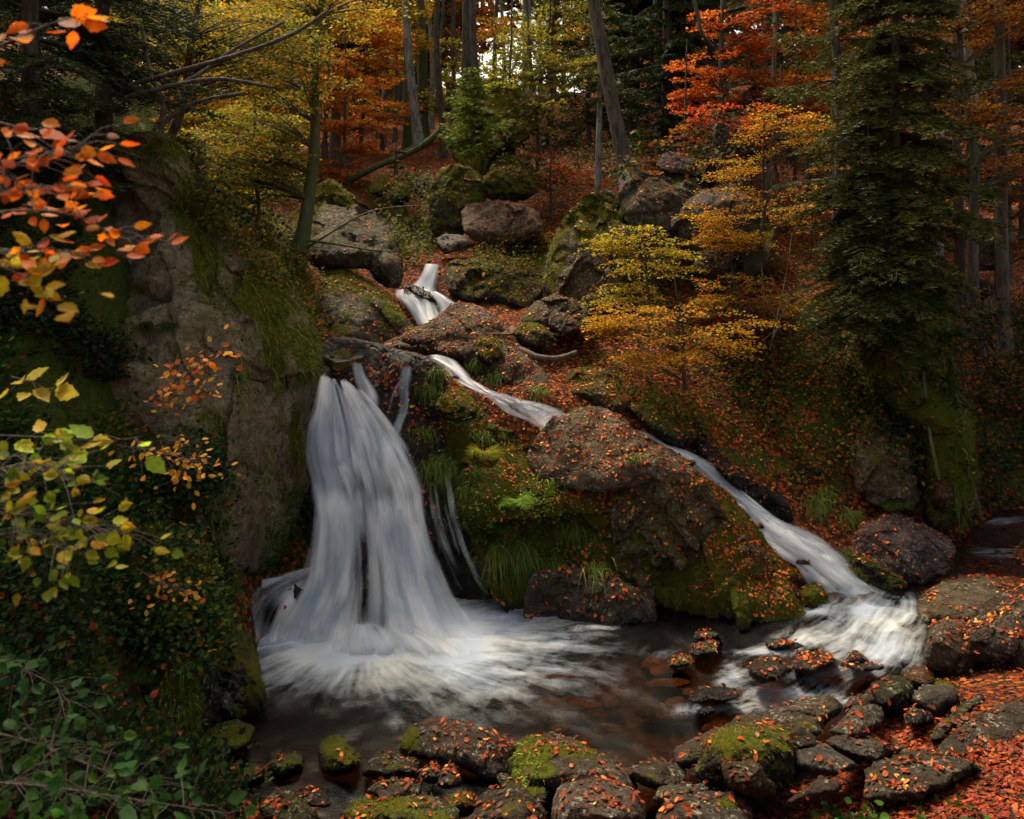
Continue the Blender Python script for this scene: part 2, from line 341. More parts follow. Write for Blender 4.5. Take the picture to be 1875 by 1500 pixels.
def rock(label, pts, Yb, Yt, B, tone=BROWN, moss=0., wet=0., p=1.7, rough=.1, step=None, name='boulder', cat='boulder', group=None, mossb=None, wetb=None, facets=7, back=None, tilt=0, vert=1., frac=1.):
    """a closed rock: photo outline at distance Yb (foot) .. Yt (top), swelling B metres towards us and 'back' metres away"""
    _rn[0] += 1; rg = np.random.default_rng(100+_rn[0])
    poly = np.array(pts, float); lo, hi = poly.min(0), poly.max(0); size = (hi-lo)
    ctr = (lo+hi)/2; poly = chaikin(poly, 1); step = (step*.8 if step else float(np.clip(np.sqrt(size[0]*size[1])/54, 2.3, 6.5)))
    # outline points at even spacing
    q = np.roll(poly, -1, 0); out = []
    for a, b in zip(poly, q):
        n = max(1, int(round(np.hypot(*(b-a))/step)))
        for i in range(n): out.append(a+(b-a)*i/n)
    out = np.array(out)
    gx, gy_ = np.meshgrid(np.arange(lo[0], hi[0], step), np.arange(lo[1], hi[1], step*.87))
    gx[1::2] += step/2; g = np.stack([gx.ravel(), gy_.ravel()], -1)+rg.uniform(-.22, .22, (gx.size, 2))*step
    g = g[in_poly(g[:, 0], g[:, 1], out)]; d = dist_poly(g, out); g = g[d > step*.55]
    allp = np.concatenate([out, g]); no = len(out)
    r = delaunay_2d_cdt([Vector(v) for v in allp], [], [list(range(no))], 1, 1e-4)
    vv = np.array([tuple(v) for v in r[0]]); tri = np.array([f for f in r[2] if len(f) == 3], int)
    d = dist_poly(vv, out); on = d < 1e-3
    D = max(d.max()*.5, 1); w = np.sqrt(np.clip(1-(1-np.clip(d/D, 0, 1))**2, 0, 1))
    u = (vv-ctr)/(size/2)
    fac = np.ones(len(vv))
    for _ in range(facets):
        a = rg.uniform(0, 2*math.pi); s = rg.uniform(.25, .8); fac = np.minimum(fac, rg.uniform(.85, 1.05)-s*np.clip(u@np.array([math.cos(a), math.sin(a)])-rg.uniform(-.1, .45), 0, None))
    t = np.clip((hi[1]-vv[:, 1])/size[1], 0, 1); base = Yb+(Yt-Yb)*t**p+tilt*u[:, 0]
    front = base-B*w*np.clip(fac, .1, 1); bk = base+(back if back is not None else B*.9)*w+.02*w
    n = len(vv); bid = np.where(on, np.arange(n), -1); inner = np.where(~on)[0]; bid[inner] = n+np.arange(len(inner))
    V = np.concatenate([world_pt(vv[:, 0], vv[:, 1], front), world_pt(vv[inner, 0], vv[inner, 1], bk[inner])])
    T = np.concatenate([tri[:, ::-1], bid[tri]])
    sz = min(size)/F*Yb; sc = 1/max(sz, .12)
    o = rg.uniform(0, 90, 3); disp = np.stack([fbm(V*sc*1.3+o+7*i, 4) for i in range(3)], -1)*sz*rough
    # layered chipping: ridges
    rid = (1-np.abs(noise3(V*sc*2.6+o)))**3*sz*rough*.7; disp[:, 1] += rid
    cell = np.floor(fbm(V*sc*1.7+o+3, 2)*3.2)/3.2; disp[:, 1] -= cell*sz*rough*.8
    for K, am in ((9, .2*frac), (34, .1*frac), (120, .05*frac)):      # fracture blocks: every cell is tilted and shifted as one piece
        sd_ = V[rg.integers(len(V), size=K)]+rg.normal(0, .03*sz, (K, 3)); wv = V+disp*.6; dd = (((wv[:, None]-sd_[None])*np.array([1, 1, vert]))**2).sum(-1); ce = dd.argmin(1)
        g = rg.normal(0, 1, (K, 3)); of = rg.uniform(-1, 1, K); rr_ = max(sz/math.sqrt(K)*1.6, .03)
        q_ = ((V-sd_[ce])*g[ce]).sum(1)/rr_*.55+of[ce]*.6; disp = disp+np.stack([.25*q_, q_, .35*q_*np.sign(g[ce, 2])], -1)*sz*am*rough*7*.5
    V = V+disp
    # orientation: make the front wind towards the camera
    v0 = V-V.mean(0)
    if np.einsum('ij,ij->i', v0[T[:, 0]], np.cross(v0[T[:, 1]], v0[T[:, 2]])).sum() < 0: T = T[:, ::-1]
    px, py = to_px(V); ms = np.full(len(V), float(moss)); wt = np.full(len(V), float(wet))
    if mossb: ms = ms+blobs(px, py, mossb)
    if wetb: wt = np.clip(wt+blobs(px, py, wetb), 0, 1)
    wt = np.maximum(wt, sstep(.16, .02, V[:, 2])*(.9 if moss > -1 else .1)*(V[:, 1] > 5.8))
    org = V.mean(0); org[2] = V[:, 2].min()
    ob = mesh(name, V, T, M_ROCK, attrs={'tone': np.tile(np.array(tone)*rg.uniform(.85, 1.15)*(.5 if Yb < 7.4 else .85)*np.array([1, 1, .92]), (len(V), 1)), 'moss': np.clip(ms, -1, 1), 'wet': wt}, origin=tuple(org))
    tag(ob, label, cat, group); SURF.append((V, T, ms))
    return ob

# --- left cliff
rock('tall brown cliff face left of the waterfall, moss hanging down its edge', [(70, 640), (95, 470), (150, 330), (200, 278), (265, 268), (330, 290), (352, 335), (372, 420), (450, 470), (520, 520), (562, 590), (582, 640), (588, 705), (575, 752), (552, 765), (545, 830), (556, 862), (532, 905), (500, 975), (462, 1050), (448, 1120), (420, 1210), (330, 1270), (200, 1240), (80, 1000)],
     8.1, 10.0, .8, (.3, .24, .165), .0, 0, 1.2, .085, 6, 'cliff', 'cliff', facets=8, back=1.2, tilt=.85, vert=.45, frac=1.7,
     mossb=[(345, 380, 40, 60, .9), (375, 480, 26, 60, .8), (480, 540, 60, 45, 1), (500, 640, 22, 70, .9), (560, 640, 25, 45, .9), (540, 800, 16, 60, .9), (270, 275, 90, 25, .8), (385, 760, 30, 40, .6), (300, 1200, 120, 90, .5), (250, 450, 70, 120, -.5), (440, 850, 60, 160, -.6)],
     wetb=[(470, 1100, 40, 110, .9), (560, 760, 20, 70, .6)])
rock('dark overhanging foot of the left cliff under hanging greenery', [(0, 1010), (60, 950), (200, 960), (330, 1010), (360, 1120), (365, 1240), (360, 1340), (300, 1400), (180, 1420), (60, 1380), (0, 1300)],
     6.5, 7.3, .5, DARK, .25, .1, 1.2, .1, 7, 'rock', 'rock', facets=6, mossb=[(320, 1150, 25, 80, .9), (330, 1290, 40, 60, .7), (60, 1100, 60, 100, .6)])
rock('leaf-capped rock at the cliff foot beside the foaming pool', [(360, 1170), (400, 1135), (440, 1160), (462, 1200), (478, 1245), (480, 1290), (450, 1312), (400, 1300), (365, 1260)], 7.0, 7.9, .25, DARK, .2, .2, mossb=[(468, 1260, 14, 50, .8)])
rock('purple-grey stone carrying an orange heap of leaves at the cliff foot', zp(7, (1045, 880), (1060, 800), (1120, 790), (1190, 800), (1240, 860), (1290, 920), (1290, 990), (1180, 990), (1060, 960)), 6.85, 7.2, .15, PURPLE, 0, .1, mossb=[(442, 1300, 12, 40, .9)], name='stone', cat='stone')
rock('low green mossy stone at the left end of the shore', zp(7, (985, 1150), (1030, 1080), (1100, 1030), (1200, 990), (1290, 995), (1340, 1050), (1330, 1110), (1250, 1150), (1150, 1190), (1050, 1190)), 6.3, 6.9, .2, DARK, .5, .1, name='stone', cat='stone')
rock('flat mossy slab edging the pool left of the small mossy boulder', zp(7, (900, 1220), (1050, 1200), (1250, 1200), (1400, 1190), (1400, 1260), (1330, 1320), (1200, 1330), (1000, 1300)), 6.05, 6.5, .15, DARK, .3, .2, name='slab', cat='slab')
rock('dark stone with red leaves and one pale round leaf', zp(7, (910, 1290), (950, 1240), (1080, 1220), (1180, 1250), (1250, 1310), (1260, 1380), (1180, 1430), (1040, 1440), (940, 1380)), 5.8, 6.15, .2, DARK, .15, .1, name='stone', cat='stone')
# --- wet wall behind the main fall
rock('black wet rock wall behind the main waterfall', [(578, 690), (600, 650), (640, 640), (700, 648), (770, 652), (800, 700), (790, 780), (820, 880), (870, 980), (880, 1110), (850, 1170), (700, 1200), (560, 1190), (430, 1180), (445, 1080), (520, 960), (565, 850), (560, 760)],
     9.2, 10.4, .25, DARK, -.6, .85, 1.1, .05, 7, 'rock_wall', 'rock wall', facets=9, mossb=[(525, 960, 30, 50, 1.2), (600, 650, 30, 15, .8)])
rock('leaf-littered stone on the lip of the main waterfall', zp(5, (0, 600), (10, 480), (60, 440), (120, 450), (140, 520), (130, 590), (60, 620)), 9.85, 10.3, .2, DARK, .2, .3)
rock('wet black rock buried in the left of the falling veil', [(455, 1165), (480, 1100), (510, 1068), (545, 1062), (575, 1100), (590, 1160), (570, 1200), (480, 1205)], 8.6, 8.95, .2, DARK, -.8, .9, name='rock', cat='rock', frac=.4)
rock('black wet rock between the two strands at the waterfall foot', [(600, 1200), (612, 1110), (632, 1010), (660, 985), (690, 1030), (700, 1120), (720, 1190), (660, 1215)], 8.75, 9.1, .2, DARK, -.8, .9, name='rock', cat='rock')
# --- the centre massif
rock('broad mossy rock massif between the two falls', [(772, 705), (805, 690), (850, 700), (905, 740), (965, 778), (1010, 765), (1060, 745), (1130, 775), (1200, 818), (1262, 862), (1330, 915), (1385, 975), (1425, 1045), (1470, 1080), (1490, 1130), (1440, 1160), (1250, 1165), (1120, 1160), (1000, 1150), (900, 1130), (862, 1060), (850, 960), (800, 860), (768, 780)],
     9.0, 10.7, .5, (.22, .18, .1), .42, 0, 1.15, .09, 6, 'rock_massif', 'rock', facets=12, back=.8, tilt=-.1, frac=1.3,
     mossb=[(820, 780, 40, 110, .8), (900, 950, 70, 120, .6), (1000, 990, 90, 60, .5), (1180, 1000, 50, 80, .5), (1150, 1110, 180, 40, .4), (1200, 850, 60, 30, .2)], wetb=[(870, 1060, 30, 120, .8)])
rock('smooth brown dome of rock strewn with leaves below the middle chute', [(962, 835), (985, 792), (1020, 757), (1070, 740), (1120, 752), (1190, 800), (1252, 850), (1290, 885), (1250, 905), (1180, 880), (1110, 905), (1030, 890), (975, 870)], 9.42, 10.25, .16, (.23, .185, .125), .0, 0, 1.2, .06, 6)
rock('bare dark block at the water under the hanging grass', [(950, 1150), (953, 1075), (975, 1050), (1040, 1040), (1110, 1050), (1160, 1080), (1200, 1110), (1205, 1165), (1120, 1168), (1030, 1160)], 8.8, 9.1, .1, (.13, .11, .09), -.2, .15, 1.2, .07)
rock('cracked olive block with leaf drifts above the shore stones', [(1105, 890), (1180, 868), (1250, 882), (1310, 925), (1360, 985), (1395, 1030), (1400, 1070), (1350, 1110), (1290, 1130), (1200, 1130), (1130, 1110), (1120, 1020)], 8.95, 9.5, .16, (.24, .2, .12), .25, 0, 1.2, .14, 4, facets=12)
rock('angular ledge under the leaf drift, right end of the massif', zp(9, (370, 310), (480, 300), (600, 380), (700, 420), (755, 480), (700, 510), (560, 500), (430, 480), (340, 440), (350, 360)), 8.75, 9.05, .2, (.12, .105, .06), .25, .1)
rock('bright green mossy knob beside the foot of the right chute', zp(9, (640, 360), (660, 290), (720, 260), (770, 290), (790, 350), (770, 400), (700, 415), (650, 400)), 8.95, 9.2, .16, DARK, .8, .1, name='stone', cat='stone')
rock('small green knob above the right end of the massif', zp(9, (540, 190), (560, 160), (610, 170), (650, 210), (640, 250), (590, 250)), 9.15, 9.35, .12, DARK, .8, 0, name='stone', cat='stone')
rock('leaf-covered brown slope of rock between chute and massif', zp(9, (350, 120), (430, 60), (480, 120), (560, 200), (640, 260), (660, 330), (600, 400), (450, 300), (400, 200)), 9.0, 9.6, .2, BROWN, -.1, 0)
rock('dark mossy boulder left of the fern, under the middle chute', zp(5, (560, 740), (590, 680), (650, 650), (750, 680), (800, 730), (760, 790), (680, 820), (590, 800)), 9.7, 10.1, .25, DARK, .5, 0)
# --- upper tier
rock('leaf-covered rock mound above the middle chute', [(655, 672), (690, 636), (740, 612), (790, 590), (838, 563), (880, 562), (912, 590), (938, 616), (968, 650), (1012, 690), (1024, 735), (1000, 748), (950, 728), (890, 690), (830, 662), (760, 656), (700, 664)], 10.9, 12.6, .35, BROWN, .05, 0, 1.2, .08, 5, back=.5, tilt=-.1)
rock('pointed brown rock on top of the leafy mound', zp(5, (630, 300), (690, 230), (760, 198), (830, 210), (880, 270), (930, 330), (950, 370), (860, 350), (760, 350), (680, 340)), 11.9, 12.4, .2, PINK, -.3, 0)
rock('small dark flat stone with an undercut on the leafy mound', zp(5, (375, 390), (400, 350), (470, 330), (540, 345), (560, 390), (500, 405), (420, 405)), 11.2, 11.5, .2, (.1, .08, .06), -.2, 0, name='stone', cat='stone')
rock('rounded green stone among leaves right of the mound', zp(5, (760, 400), (800, 365), (870, 370), (920, 430), (930, 490), (850, 520), (780, 470)), 11.2, 11.6, .2, DARK, .5, 0, name='stone', cat='stone')
rock('large brown and mossy rock left of the upper cascade', [(535, 560), (550, 515), (600, 492), (650, 500), (700, 530), (733, 568), (768, 602), (745, 618), (700, 640), (640, 632), (590, 620), (560, 600)], 11.9, 13.2, .4, (.14, .12, .09), .15, 0, 1.2, .08, 5, mossb=[(630, 510, 60, 20, .6), (720, 560, 20, 40, .5)])
rock('small leafy stone at the edge of the upper pool', zp(5, (0, 380), (10, 310), (60, 295), (120, 330), (130, 390), (60, 410)), 11.2, 11.6, .2, DARK, .4, .1, name='stone', cat='stone')
rock('big grey lichened boulder beside the slender mossy tree', [(545, 470), (548, 400), (560, 345), (600, 328), (655, 355), (700, 398), (730, 440), (750, 478), (748, 515), (710, 525), (650, 500), (590, 500)], 13.4, 14.8, .5, (.15, .125, .095), .08, 0, 1.3, .11, 5, mossb=[(640, 350, 60, 20, .9), (560, 380, 20, 50, .6), (700, 520, 40, 30, .3)])
for lab, x, y, w_, h_, Y_ in [('wet black stone splitting the middle chute', 838, 690, 14, 6, 10.62), ('small wet stone near the end of the middle chute', 948, 742, 18, 6, 10.22), ('wet black stone at the head of the right chute', 1262, 850, 14, 9, 10.25), ('wet stone in the middle of the right chute', 1392, 962, 14, 11, 9.72), ('flat wet stone low in the right chute', 1478, 1030, 24, 8, 9.4), ('wet stone at the edge of the right chute foot', 1545, 1075, 18, 12, 9.2)]:
    rock(lab, [(x+w_*math.cos(a), y+h_*math.sin(a)*(1 if a > math.pi else .8)) for a in np.linspace(0, 2*math.pi, 9)[:-1]], Y_, Y_+.1, .09, DARK, -.6, .8, 1.2, .1, name='stone', cat='stone')
_rs = np.random.default_rng(12)
for q in range(34):
    x, y = _rs.uniform(1010, 1480), _rs.uniform(1170, 1345); Y_ = (CH+.2)*F/(y-HZ); w_, h_ = _rs.uniform(18, 48), _rs.uniform(8, 18)
    rock('brown stone lying on the bed under the dark water', [(x+w_*math.cos(a), y+h_*math.sin(a)) for a in np.linspace(0, 2*math.pi, 8)[:-1]+_rs.random()], Y_-.05, Y_+.15, .06, [(.34, .16, .05), (.26, .12, .05), (.16, .09, .05), (.36, .2, .07)][q % 4], -1, 0, 1.2, .08, name='stone', cat='stone', group='stones under the water of the pool')
rock('dark wet ledge splitting the upper cascade', zp(5, (380, 110), (470, 100), (540, 130), (590, 210), (600, 250), (560, 250), (500, 170), (420, 135)), 13.75, 14.0, .12, DARK, -.5, .9, name='rock', cat='rock')
rock('black rock shelf right of the upper cascade', [(800, 500), (850, 478), (900, 470), (960, 480), (1000, 500), (1000, 550), (960, 570), (900, 560), (850, 560), (820, 545)], 13.9, 15, .4, DARK, .3, .2, 1.3)
rock('brown block at the right of the dark upper pool', [(942, 592), (955, 570), (985, 550), (1015, 540), (1060, 552), (1085, 585), (1080, 612), (1040, 615), (990, 606)], 12.4, 12.9, .3, (.12, .095, .07), .1, 0)
rock('leaf-drifted stone right of the pointed rock', zp(5, (960, 350), (1000, 310), (1080, 295), (1180, 330), (1220, 400), (1200, 450), (1100, 450), (1000, 410)), 11.9, 12.3, .25, (.09, .07, .045), .3, 0, name='stone', cat='stone')
rock('dark stone over a black hollow beside the driftwood', zp(5, (1150, 290), (1180, 230), (1260, 210), (1350, 260), (1380, 340), (1300, 360), (1200, 350)), 12.2, 12.7, .25, (.09, .07, .055), .1, 0, name='stone', cat='stone')
rock('leafy brown ledge above the end of the middle chute', zp(5, (1210, 740), (1220, 660), (1260, 580), (1360, 520), (1460, 530), (1560, 600), (1600, 680), (1560, 760), (1450, 760), (1360, 720)), 10.9, 11.9, .35, (.13, .095, .075), .25, 0, 1.3)
rock('black mossy boulder overhanging the right chute', zp(5, (1570, 740), (1620, 690), (1720, 690), (1846, 720), (1950, 800), (2000, 900), (1960, 960), (1846, 960), (1700, 880), (1600, 790)), 10.7, 11.4, .35, (.07, .06, .045), .3, .2)
rock('dark wet slab along the right chute', zp(6, (100, 930), (160, 920), (230, 980), (300, 1040), (420, 1120), (560, 1200), (640, 1290), (600, 1370), (480, 1280), (330, 1190), (200, 1080), (120, 1000)), 10.0, 10.7, .2, (.06, .052, .055), -.2, .5, name='slab', cat='slab')
# gorge and the hill behind
rock('mossy overhanging crag under the bright green pine', [(808, 250), (822, 195), (855, 160), (905, 150), (960, 170), (985, 230), (960, 280), (905, 305), (875, 335), (835, 322), (812, 290)], 17.6, 19, .7, DARK, .65, 0, 1.2, .1, 4)
rock('narrow mossy pillar of rock above the upper cascade', [(783, 350), (800, 312), (840, 300), (880, 320), (890, 360), (860, 390), (850, 440), (830, 475), (800, 470), (788, 410)], 16.4, 17.4, .4, (.13, .12, .08), .4, 0, 1.2, .1)
rock('pinkish boulder beneath the mossy crag', [(838, 395), (862, 372), (915, 368), (985, 385), (1000, 420), (965, 450), (900, 450), (858, 437)], 15.6, 16.2, .4, PINK, -.1, 0, 1.2, .09)
rock('wedge of green rock between crag and pink boulder', [(875, 350), (900, 300), (930, 280), (960, 300), (985, 350), (960, 372), (900, 372)], 17.0, 17.8, .4, DARK, .6, 0)
rock('grey stone under the pink boulder at the stream', zp(2, (560, 1270), (620, 1230), (720, 1240), (760, 1290), (700, 1330), (620, 1350)), 15.3, 15.7, .25, GREY, 0, .1, name='stone', cat='stone')
rock('mossy round stone high in the gully, left one', zp(2, (215, 1010), (240, 950), (290, 930), (330, 960), (320, 1020), (260, 1050)), 19, 19.6, .4, DARK, .7, 0, name='stone', cat='stone')
rock('mossy pointed stone high in the gully, right one', zp(2, (300, 1050), (330, 980), (380, 955), (420, 1000), (430, 1060), (360, 1090)), 18, 18.6, .4, DARK, .7, 0, name='stone', cat='stone')
rock('dark angular stone in the gully beneath the log', zp(2, (440, 950), (480, 910), (540, 920), (570, 980), (530, 1040), (470, 1050)), 18.5, 19, .3, (.08, .07, .06), .2, 0, name='stone', cat='stone')
rock('arched grey rock with a thick yellow-green moss back', [(982, 560), (988, 500), (1005, 450), (1035, 400), (1080, 367), (1125, 358), (1155, 378), (1145, 420), (1150, 490), (1140, 550), (1100, 585), (1040, 575)], 13.2, 14.4, .5, (.17, .145, .1), .15, 0, 1.2, .11, 4, frac=1.4, mossb=[(1080, 385, 60, 25, 1), (1005, 460, 20, 60, .9), (1090, 430, 30, 30, .6)])
rock('long stepped mossy outcrop joining the arched rock to the sloping rocks', [(1050, 470), (1090, 420), (1130, 395), (1150, 345), (1215, 305), (1300, 320), (1375, 355), (1400, 430), (1375, 500), (1260, 525), (1150, 560), (1070, 540)], 14.0, 15.2, .35, (.19, .165, .12), .3, 0, 1.2, .13, 4, name='outcrop', cat='rock', frac=1.8, facets=10)
rock('square-topped mossy block on the right slope', [(1140, 385), (1143, 325), (1160, 300), (1200, 308), (1262, 325), (1285, 350), (1280, 400), (1235, 435), (1180, 430)], 13.7, 14.6, .4, (.2, .175, .14), .12, 0, 1.2, .11, 4, facets=5, frac=1.5)
rock('tilted purple-grey slab edged with red leaves', [(1200, 308), (1212, 278), (1250, 284), (1300, 298), (1340, 315), (1330, 335), (1280, 330), (1240, 322)], 14.9, 15.6, .3, PURPLE, -.4, 0, 1.4, .06, name='slab', cat='slab')
rock('upright grey stone standing like a post on the slope', [(1303, 262), (1306, 230), (1318, 222), (1332, 234), (1330, 258), (1325, 300), (1305, 300)], 16, 16.2, .15, GREY, -.2, 0, 1.2, .07, name='stone', cat='stone')
rock('sloping light rock behind the yellow sapling', [(1222, 420), (1245, 380), (1290, 350), (1335, 335), (1370, 365), (1372, 420), (1340, 465), (1280, 470), (1235, 455)], 13.4, 14.4, .4, (.2, .17, .14), 0, 0, 1.3, .09, 4)
rock('grey layered blocks at the foot of the yellow sapling', [(1270, 500), (1275, 465), (1310, 452), (1345, 462), (1345, 495), (1310, 510)], 12.9, 13.3, .25, GREY, -.1, 0, name='stone', cat='stone')
rock('split dark stone on the far right slope', zp(6, (1500, 320), (1530, 240), (1600, 220), (1660, 280), (1640, 360), (1590, 400), (1530, 380)), 13, 13.5, .3, PURPLE, -.2, .1, name='stone', cat='stone')
rock('rounded stone above the split stone on the far right slope', zp(6, (1620, 230), (1640, 170), (1700, 155), (1750, 190), (1740, 250), (1680, 290)), 13.8, 14.3, .3, (.1, .085, .07), .1, 0, name='stone', cat='stone')
rock('pointed stone among red leaves at the upper far right', zp(6, (1570, 110), (1620, 55), (1680, 80), (1720, 130), (1680, 160), (1600, 150)), 15, 15.5, .3, (.1, .085, .07), .1, 0, name='stone', cat='stone')
rock('moss-draped crag under the dark spruce roots', [(1575, 640), (1590, 550), (1625, 495), (1690, 480), (1730, 540), (1748, 640), (1755, 720), (1775, 810), (1795, 910), (1802, 965), (1750, 975), (1700, 965), (1690, 880), (1685, 800), (1640, 760), (1595, 710)], 10.3, 11.9, .5, (.17, .15, .09), .6, 0, 1.1, .09, 5, name='crag', cat='rock', facets=8,
     mossb=[(1760, 850, 18, 110, .7), (1610, 650, 40, 40, .5), (1730, 620, 40, 100, .5)])
rock('brown buttress rock in shade below the spruce', [(1555, 830), (1575, 780), (1620, 765), (1665, 800), (1695, 850), (1700, 930), (1670, 955), (1600, 950), (1560, 900)], 10.4, 11.1, .35, (.2, .15, .1), .2, 0, 1.2, .09)
rock('ochre-stained rock foot behind the purple boulder', zp(6, (1340, 1120), (1400, 1080), (1480, 1100), (1560, 1180), (1620, 1280), (1600, 1330), (1450, 1330), (1350, 1290)), 10.3, 10.6, .25, (.16, .085, .04), .1, 0)
rock('purple-grey boulder with scattered leaves by the right chute', [(1560, 985), (1585, 955), (1625, 938), (1690, 960), (1742, 985), (1760, 1030), (1750, 1060), (1700, 1078), (1640, 1085), (1580, 1065), (1555, 1030)], 9.5, 10.2, .35, (.16, .11, .12), -.25, 0, 1.2, .07, mossb=[(1752, 1040, 12, 40, .9), (1660, 1080, 80, 14, .3)])
rock('wet dark green rock at the foot of the right chute', [(1525, 1030), (1560, 1010), (1600, 1018), (1645, 1045), (1670, 1085), (1610, 1100), (1570, 1095), (1545, 1065)], 9.35, 9.7, .22, DARK, .35, .4)
# right foreground
rock('rounded leaf-strewn boulder, upper left of the big right pile', zp(9, (1285, 400), (1300, 330), (1370, 280), (1500, 240), (1640, 225), (1750, 235), (1860, 240), (1900, 300), (1760, 340), (1680, 400), (1600, 450), (1545, 480), (1480, 450), (1400, 450), (1360, 490), (1320, 470)), 7.9, 8.9, .3, (.2, .165, .12), -.25, 0, 1.2, .05)
rock('stout boulder with a lichened foot, lower left of the right pile', zp(9, (1310, 640), (1330, 540), (1370, 460), (1430, 435), (1500, 440), (1560, 480), (1560, 580), (1530, 690), (1490, 740), (1400, 725), (1330, 700)), 7.5, 8.0, .35, (.15, .12, .1), -.25, 0, 1.2, .06)
rock('biggest brown boulder at the right edge above a black hollow', zp(9, (1500, 640), (1530, 520), (1600, 410), (1700, 345), (1780, 300), (1900, 270), (2080, 290), (2120, 500), (2080, 780), (1900, 790), (1780, 775), (1700, 730), (1620, 710), (1560, 755), (1510, 740)), 7.3, 8.3, .45, (.17, .135, .115), -.25, 0, 1.3, .09)
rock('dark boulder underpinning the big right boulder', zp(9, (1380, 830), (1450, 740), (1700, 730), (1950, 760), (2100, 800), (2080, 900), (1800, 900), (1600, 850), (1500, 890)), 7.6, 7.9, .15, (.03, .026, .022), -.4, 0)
rock('dark rounded stone at the water edge', zp(9, (1045, 830), (1070, 770), (1130, 740), (1210, 748), (1265, 790), (1255, 860), (1230, 920), (1180, 965), (1110, 960), (1060, 900)), 6.7, 7.1, .25, (.07, .066, .048), .05, 0, 1.3, .06, name='stone', cat='stone')
rock('orange-brown stone between dark stone and big boulder', zp(9, (1205, 755), (1230, 705), (1290, 693), (1350, 718), (1385, 770), (1350, 820), (1230, 790)), 7.1, 7.4, .2, OCHRE, -.5, 0, 1.3, .05, name='stone', cat='stone')
rock('mossy dark stone behind the light wedge-shaped stone', zp(9, (1250, 830), (1300, 780), (1380, 770), (1470, 790), (1530, 850), (1500, 890), (1400, 850)), 7.0, 7.3, .2, DARK, .5, 0, name='stone', cat='stone')
rock('light grey wedge-shaped stone', zp(9, (1245, 870), (1290, 820), (1400, 792), (1470, 800), (1510, 850), (1490, 895), (1450, 920), (1375, 968), (1300, 925)), 6.5, 6.85, .25, (.19, .165, .145), -.35, 0, 1.3, .06, name='stone', cat='stone')
rock('small black stone under the light wedge-shaped stone', zp(9, (1215, 955), (1250, 910), (1310, 930), (1370, 965), (1360, 1005), (1230, 1010)), 6.3, 6.5, .15, DARK, -.2, 0, name='stone', cat='stone')
rock('brown sloping stone wedged left of the dark rounded stone', zp(9, (890, 925), (920, 880), (990, 850), (1040, 800), (1062, 850), (1080, 905), (1000, 910), (930, 945)), 6.6, 7.0, .2, (.13, .09, .065), -.3, 0, name='stone', cat='stone')
rock('long slab with a leaf-lined crest along the water', zp(9, (-20, 1120), (120, 1070), (300, 1000), (480, 930), (650, 870), (790, 848), (850, 860), (885, 900), (880, 950), (800, 1000), (790, 1070), (700, 1090), (600, 1100), (420, 1100), (200, 1150), (100, 1210), (0, 1210)), 5.95, 6.75, .2, (.16, .125, .1), 0, 0, 1.0, .05, 5, name='slab', cat='slab')
rock('large black-green mossy boulder on the right shore', zp(9, (100, 1280), (150, 1160), (200, 1090), (330, 1030), (450, 1000), (550, 1010), (610, 1070), (632, 1150), (645, 1250), (630, 1320), (560, 1370), (500, 1350), (300, 1350), (120, 1320)), 5.5, 5.95, .3, (.06, .056, .04), .28, 0, 1.4, .07)
rock('small brown angular stone leaning on the black-green boulder', zp(9, (232, 1220), (290, 1187), (400, 1178), (470, 1200), (492, 1250), (502, 1310), (552, 1340), (540, 1392), (440, 1390), (330, 1375), (270, 1325)), 5.2, 5.4, .2, (.15, .1, .065), -.2, 0, 1.5, .1, name='stone', cat='stone')
rock('grey rounded boulder at the bottom edge, mossy right shoulder', zp(9, (-120, 1520), (-60, 1430), (20, 1385), (160, 1358), (290, 1362), (370, 1400), (412, 1450), (420, 1540), (200, 1620), (-60, 1600)), 5.0, 5.4, .25, (.15, .13, .115), -.2, 0, 1.4, .06, mossb=[(1340, 1470, 25, 12, .8)])
rock('low grey ridge of rock behind the bottom rounded boulder', zp(9, (-60, 1340), (0, 1320), (80, 1318), (220, 1298), (245, 1330), (150, 1370), (0, 1410), (-60, 1400)), 5.4, 5.6, .12, GREY, -.2, 0, name='stone', cat='stone')
rock('grey slab with a leaf patch right of the long crest slab', zp(9, (820, 1030), (900, 950), (980, 903), (1060, 893), (1105, 950), (1105, 1005), (1010, 1060), (900, 1075), (825, 1055)), 6.05, 6.45, .18, (.17, .145, .125), -.3, 0, 1.2, .06, name='slab', cat='slab')
rock('blue-grey slab dotted with a row of leaves', zp(9, (635, 1160), (700, 1110), (800, 1098), (880, 1158), (972, 1205), (950, 1250), (830, 1275), (720, 1250), (650, 1235)), 5.55, 5.85, .12, (.14, .13, .13), -.4, 0, 1.2, .05, name='slab', cat='slab')
rock('hollow-sided grey rock in the leaf litter', zp(9, (790, 1100), (850, 1058), (1000, 1068), (1150, 1108), (1240, 1150), (1130, 1190), (1040, 1200), (900, 1165)), 5.75, 6.0, .15, (.13, .11, .1), -.2, 0, 1.3, .1)
rock('narrow brown shard pointing left in the litter', zp(9, (575, 1415), (680, 1350), (770, 1268), (835, 1290), (885, 1315), (870, 1360), (740, 1410), (640, 1435)), 5.15, 5.4, .14, (.14, .105, .08), -.2, 0, 1.2, .08, name='stone', cat='stone')
rock('wide wedge boulder with a dark front in the litter', zp(9, (985, 1380), (1000, 1300), (1000, 1240), (1060, 1190), (1180, 1150), (1280, 1148), (1440, 1170), (1560, 1200), (1645, 1252), (1600, 1290), (1450, 1350), (1300, 1392), (1150, 1395), (1010, 1410)), 5.3, 5.8, .25, (.13, .11, .09), -.05, 0, 1.5, .07)
